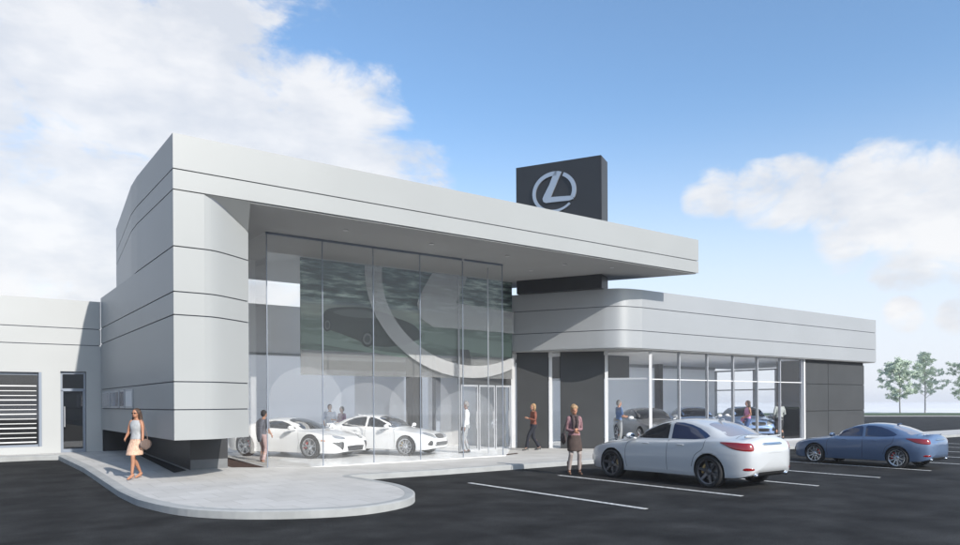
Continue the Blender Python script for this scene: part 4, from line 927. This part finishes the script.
    loft(bm, [((0, 0, hipz - (.06 if bottom == 'trousers' else -.05)), .118, .165), ((0, 0, hipz + .08), .112, .16), ((lx * .3, 0, hipz + .20), .100, .13 if fem else .152), ((ch.x, 0, hipz + .34), .122, .16 if fem else .186), ((ch.x + lx * .2, 0, hipz + .44), .110, .170 if fem else .198), ((lx * .9, 0, hipz + .515), .075, .115), ((nk.x, 0, nk.z - .035), .056, .060)])
    if sleeves != 'none':
        for i, s_ in enumerate((1, -1)):
            e2 = els[i] if sleeves == 'short' else hn[i]
            p_ = [sh[i] - Vector((0, s_ * .03, 0)), sh[i].lerp(els[i], .5), sh[i].lerp(els[i], .85)] if sleeves == 'short' else [sh[i] - Vector((0, s_ * .03, 0)), sh[i].lerp(els[i], .5), els[i], els[i].lerp(hn[i], .5), els[i].lerp(hn[i], .93)]
            tube(bm, p_, [.066, .058, .054] if sleeves == 'short' else [.066, .056, .048, .044, .036], 12, cap=True)
    fuse('top', bm, top, T, .010, 3)
    bm = bmesh.new()
    if bottom == 'trousers':
        loft(bm, [((0, 0, hipz - .10), .10, .155), ((0, 0, hipz), .120, .172 if fem else .165), ((0, 0, hipz + .10), .108, .150)])
        flare = .075 if 'flare' in extras else .058
        for i, s_ in enumerate((1, -1)):
            tube(bm, [hip[i], hip[i].lerp(knees[i], .5), knees[i], knees[i].lerp(fx[i], .5), fx[i] + Vector((0, 0, .035 - heel))], [.100, .085, .066, .060, flare], 14, cap=False)
        fuse('trousers', bm, legs, T, .010, 3)
    else:
        k0 = (knees[0] + knees[1]) / 2
        ln = .60 if bottom == 'skirt' else .75
        loft(bm, [((k0.x * .6, 0, hipz - .34 * (1 if bottom == 'skirt' else 1.15)), .155 + abs(feet[0][0] - feet[1][0]) * .14, .19), ((k0.x * .3, 0, hipz - .16), .150 + abs(feet[0][0] - feet[1][0]) * .06, .19), ((0, 0, hipz), .124, .172), ((0, 0, hipz + .10), .106, .145)])
        fuse('skirt', bm, legs, T, .010, 3)
    if 'stockings' in extras:
        bm = bmesh.new()
        for i in range(2): tube(bm, [hip[i].lerp(knees[i], .55), knees[i], knees[i].lerp(fx[i], .35) - Vector((.02, 0, 0)), fx[i]], [.076, .057, .056, .042], 12)
        fuse('stockings', bm, 'stocking', T, .009, 2)
    for i, s_ in enumerate((1, -1)):
        bm = bmesh.new(); ft = fx[i]
        tube(bm, [ft + Vector((-.035, 0, -.035 if not heel else -.03)), ft + Vector((.06, 0, -.052 - heel * .55)), ft + Vector((.165, s_ * .01, -.060 - heel))], [.040, .038, .026], 10)
        if heel: tube(bm, [ft + Vector((-.045, 0, -.03)), ft + Vector((-.045, 0, -.078 - heel))], [.016, .009], 6)
        if 'boots' in extras: tube(bm, [ft + Vector((0, 0, .20)), ft + Vector((0, 0, .05)), ft], [.060, .050, .045], 10)
        fuse('shoe', bm, shoes, T, .008, 2)
    if 'sunglasses' in extras:
        bm = bmesh.new()
        for s_ in (1, -1): ell(bm, hp(.090, s_ * .032, .014), (.010, .026, .018), 10)
        tube(bm, [hp(.097, -.01, .018), hp(.097, .01, .018)], .005, 6)
        for s_ in (1, -1): tube(bm, [hp(.085, s_ * .055, .018), hp(.0, s_ * .084, .012)], .004, 6)
        fixn(bm); link('sunglasses', bm, 'sunglasses', T, True)
    if 'scarf' in extras:
        bm = bmesh.new(); tube(bm, [(nk.x + .07 * math.cos(a), .085 * math.sin(a), nk.z - .02) for a in [k_ * math.pi / 6 for k_ in range(13)]], .036, 8)
        tube(bm, [(nk.x + .08, .05, nk.z - .04), (ch.x + .13, .05, ch.z), (ch.x + .125, .04, ch.z - .22)], [.04, .05, .035], 8); tube(bm, [(nk.x + .08, -.05, nk.z - .04), (ch.x + .13, -.045, ch.z), (ch.x + .12, -.05, ch.z - .16)], [.04, .045, .03], 8)
        fuse('scarf', bm, 'scarf_dark', T, .010, 3)
    return T, sh, hn, hipz, nk
def handbag(label, T, pts, size, m):
    """shoulder bag: body with a strap, a thing of its own held by the figure"""
    B_ = thing('handbag', label, 'bag', T.location, T.rotation_euler.z, None, T.scale[0])
    c = Vector(pts[-1]); bm = bmesh.new(); w, d, h = size
    tube(bm, [c + Vector((-w * .38, 0, -.02)), c + Vector((0, 0, -.045)), c + Vector((w * .38, 0, -.02))], [h * .42, h * .5, h * .42], 12, flat=1); 
    for v in bm.verts: v.co.y = c.y + (v.co.y - c.y) * d / h
    ell(bm, c + Vector((0, 0, h * .2)), (w * .42, d * .4, h * .25), 12)
    fuse('bag_body', bm, m, B_, .010, 3)
    bm = bmesh.new(); a = c + Vector((-w * .3, 0, h * .2)); b = c + Vector((w * .3, 0, h * .2)); top_ = Vector(pts[0])
    tube(bm, spline([a, a.lerp(top_, .6) + Vector((-.02, 0, 0)), top_, b.lerp(top_, .6) + Vector((.02, 0, 0)), b], 5), .009, 6); link('strap', bm, m, B_, True)
    return B_
def toward(px_dir):  # heading of a world angle in degrees
    return R(px_dir)
PZ = .134
# camera looks along about 54 degrees; facing the camera is about 234
W1 = person('woman in silver top and checked skirt walking on the pavement by the dark base', (3.27, 17.15, PZ + rise(3.27, 17.15)), R(222), 1.49, True, feet=((.24, .05), (-.20, .05)), hands=((.10, .24, .86), (.22, -.14, 1.02)), skin='skin_tan', top='top_silver', legs='skirt_pattern', bottom='skirt', hair=('long', 'hair_brown'), shoes='skin_tan', sleeves='none', extras=('sunglasses',), heel=.05)
handbag('brown leather shoulder bag of the woman in the checked skirt', W1[0], [(0, .17, 1.47), (-.02, .25, .88)], (.30, .10, .26), 'bag_brown')
W2 = person('woman in dark scarf and short skirt with folded arms beside the white parked sedan', (12.50, 13.15, 0.005), R(240), 1.67, True, feet=((.03, .13), (-.02, .13)), hands=((.16, .06, 1.15), (.20, -.05, 1.10)), skin='skin_tan', top='blouse_mauve', legs='skirt_brown', bottom='skirt', hair=('bun', 'hair_blonde'), shoes='boots', sleeves='long', extras=('scarf', 'stockings', 'boots'), heel=.02)
handbag('dark shoulder bag of the woman with the scarf', W2[0], [(0, -.17, 1.47), (.0, -.28, .95)], (.32, .12, .28), 'scarf_dark')
person('blonde woman in rust jacket and flared navy trousers walking past the dark entrance panels', (16.45, 19.35, PZ), R(165), 1.62, True, feet=((.30, .05), (-.26, .05)), hands=((.24, .10, 1.18), (-.12, -.24, .92)), top='jacket_rust', legs='trousers_navy', hair=('bob', 'hair_blonde'), extras=('flare',), heel=.03)
P1 = person('person in rose trousers looking over the white coupe, seen from behind', (6.95, 19.7, FZ), R(20), 1.45, False, feet=((.04, .10), (-.05, .10)), hands=((.30, .10, 1.02), (.20, -.20, .95)), lean=.06, top='jacket_grey', legs='trousers_rose', hair=('short', 'hair_dark'), sleeves='short')
bm = bmesh.new(); loft(bm, [((-.16, -.06, .72), .03, .07), ((-.17, -.05, .90), .05, .12), ((-.15, -.02, 1.15), .06, .15), ((-.09, 0, 1.36), .07, .17), ((-.04, 0, 1.44), .06, .12)]); J = fuse('draped_jacket', bm, 'jacket_grey', None, .012, 4)
J.location = P1[0].location; J.rotation_euler = P1[0].rotation_euler; J.scale = P1[0].scale; tag(J, 'grey jacket draped over the shoulders of the person at the coupe', 'jacket')
person('man in pale blue shirt behind the bonnet of the white coupe', (11.05, 24.3, FZ), R(250), 1.60, False, hands=((.25, .12, 1.15), (.20, -.22, .95)), top='shirt_pale', legs='trousers_grey', hair=('short', 'hair_dark'), sleeves='short')
person('person in plum patterned top beside the man in the pale blue shirt', (11.50, 24.25, FZ), R(200), 1.52, True, hands=((.26, .08, 1.1), (.10, -.24, .9)), top='shirt_plum', legs='trousers_grey', hair=('short', 'hair_dark'), sleeves='long')
person('grey haired man in white shirt standing near the entrance doors, seen through the glass', (13.72, 19.55, FZ), R(150), 1.68, False, feet=((.08, .10), (-.08, .10)), hands=((.08, .25, .84), (.10, -.25, .86)), skin='skin_dark', top='shirt_white', legs='trousers_grey', hair=('short', 'hair_grey'))
person('man in blue shirt and grey trousers beside the grey sedan inside the wing', (21.5, 20.05, FZ), R(-20), 1.70, False, hands=((.26, .14, 1.08), (.24, -.16, 1.10)), top='shirt_blue', legs='trousers_grey', hair=('short', 'hair_grey'), sleeves='short')
W3 = person('long haired woman in pink top just inside the wing glass', (26.75, 17.75, FZ), R(150), 1.66, True, hands=((.20, .14, 1.05), (.05, -.24, .9)), skin='skin_tan', top='pink', legs='jeans', hair=('long', 'hair_brown'), sleeves='none')
handbag('pink shoulder bag of the long haired woman inside the wing', W3[0], [(0, -.17, 1.47), (-.02, -.26, .95)], (.26, .1, .3), 'pink')
person('man in sage shirt and black trousers seen from behind near the pale blue sedan', (29.25, 17.85, FZ), R(60), 1.68, False, hands=((.18, .16, 1.0), (.18, -.16, 1.0)), top='shirt_sage', legs='trousers_black', hair=('short', 'hair_dark'), sleeves='long')

# ------------------------------------------------------------------ trees on the far verge and shrubs
def tree(name, label, loc, H, spread, n_leaf, leaf, seed, lean=0, cone=False, group=None, z0=.22):
    rnd = random.Random(seed); T = thing(name, label, 'tree', loc, rnd.random() * 6, group)
    bm = bmesh.new(); tips = []
    tr = [Vector((0, 0, -.05)), Vector((.03, .02, H * .25)), Vector((-.04, .03, H * .5)), Vector((.04 + lean, 0, H * .75)), Vector((lean, 0, H * .95))]
    tube(bm, tr, [.10, .08, .055, .03, .012], 8)
    def at(t): 
        f = t * (len(tr) - 1); i = min(len(tr) - 2, int(f)); return tr[i].lerp(tr[i + 1], f - i)
    for k_ in range(34):
        t = z0 + (1 - z0) * (k_ + rnd.random() * .6) / 34; t = min(.98, t); b = at(t); a = k_ * 2.4 + rnd.random()
        u = (t - z0) / (1 - z0); w = spread * ((1 - u) ** .8 * .95 + .08 if cone else math.sin(math.pi * (u * .80 + .16)) ** .7) * rnd.uniform(.65, 1.1)
        rise_ = w * rnd.uniform(.25, .75); e = b + Vector((math.cos(a) * w, math.sin(a) * w, rise_)); m_ = b.lerp(e, .5) + Vector((0, 0, w * .10))
        tube(bm, [b, m_, e], [.028 * (1.2 - u), .016, .006], 5); 
        for q_ in range(5):
            f = rnd.uniform(.25, 1); p = (b.lerp(m_, f * 2) if f < .5 else m_.lerp(e, f * 2 - 1)); d = Vector((rnd.gauss(0, 1), rnd.gauss(0, 1), rnd.gauss(.3, .7))).normalized() * rnd.uniform(.2, .55) * spread * .42
            tube(bm, [p, p + d], [.009, .004], 4, cap=False); tips.append((p, p + d))
        tips.append((m_, e))
    fixn(bm); link('trunk', bm, 'bark', T, True)
    bm = bmesh.new()
    for _ in range(n_leaf):
        a, b = rnd.choice(tips); f = rnd.betavariate(2.2, 1); p = a.lerp(b, f) + Vector((rnd.gauss(0, 1), rnd.gauss(0, 1), rnd.gauss(0, .8))) * .085 * spread * .5
        s_ = rnd.uniform(.035, .075); u = Vector((rnd.gauss(0, 1), rnd.gauss(0, 1), rnd.gauss(0, 1))).normalized(); v = u.orthogonal().normalized(); u *= s_ * 1.5; v *= s_
        bm.faces.new([bm.verts.new(q) for q in (p - u, p + v, p + u, p - v)])
    o = link('crown', bm, leaf, T); return T
def gpos(t, off): p = grass_edge(t, off); return (p.x, p.y, .12)
def at_px(px, d_):   # a place on the ground d_ metres ahead in the direction of a photo column
    v = fw + cx_ * ((px - 480) / FPX); return (v.x * d_, v.y * d_, .12)
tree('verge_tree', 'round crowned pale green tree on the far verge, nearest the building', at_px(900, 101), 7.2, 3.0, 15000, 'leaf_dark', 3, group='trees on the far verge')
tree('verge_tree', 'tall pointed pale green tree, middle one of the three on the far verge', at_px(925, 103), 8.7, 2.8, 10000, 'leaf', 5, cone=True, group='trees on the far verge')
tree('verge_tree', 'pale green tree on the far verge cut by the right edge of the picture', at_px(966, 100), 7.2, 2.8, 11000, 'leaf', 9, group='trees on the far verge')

# ------------------------------------------------------------------ air
bm = BX(-1510, 1510, -1510, 1510, -1.2, 11.5); hm = bpy.data.materials.new('haze'); hm.use_nodes = True; t = hm.node_tree
for n in list(t.nodes): t.nodes.remove(n)
o_ = t.nodes.new('ShaderNodeOutputMaterial'); pv = t.nodes.new('ShaderNodeVolumePrincipled'); pv.inputs['Color'].default_value = (.93, .95, 1, 1); pv.inputs['Density'].default_value = .0007; pv.inputs['Anisotropy'].default_value = 0
t.links.new(pv.outputs[0], o_.inputs['Volume']); MAT['haze'] = hm
tag(link('haze', bm, 'haze'), None, None, kind='stuff')
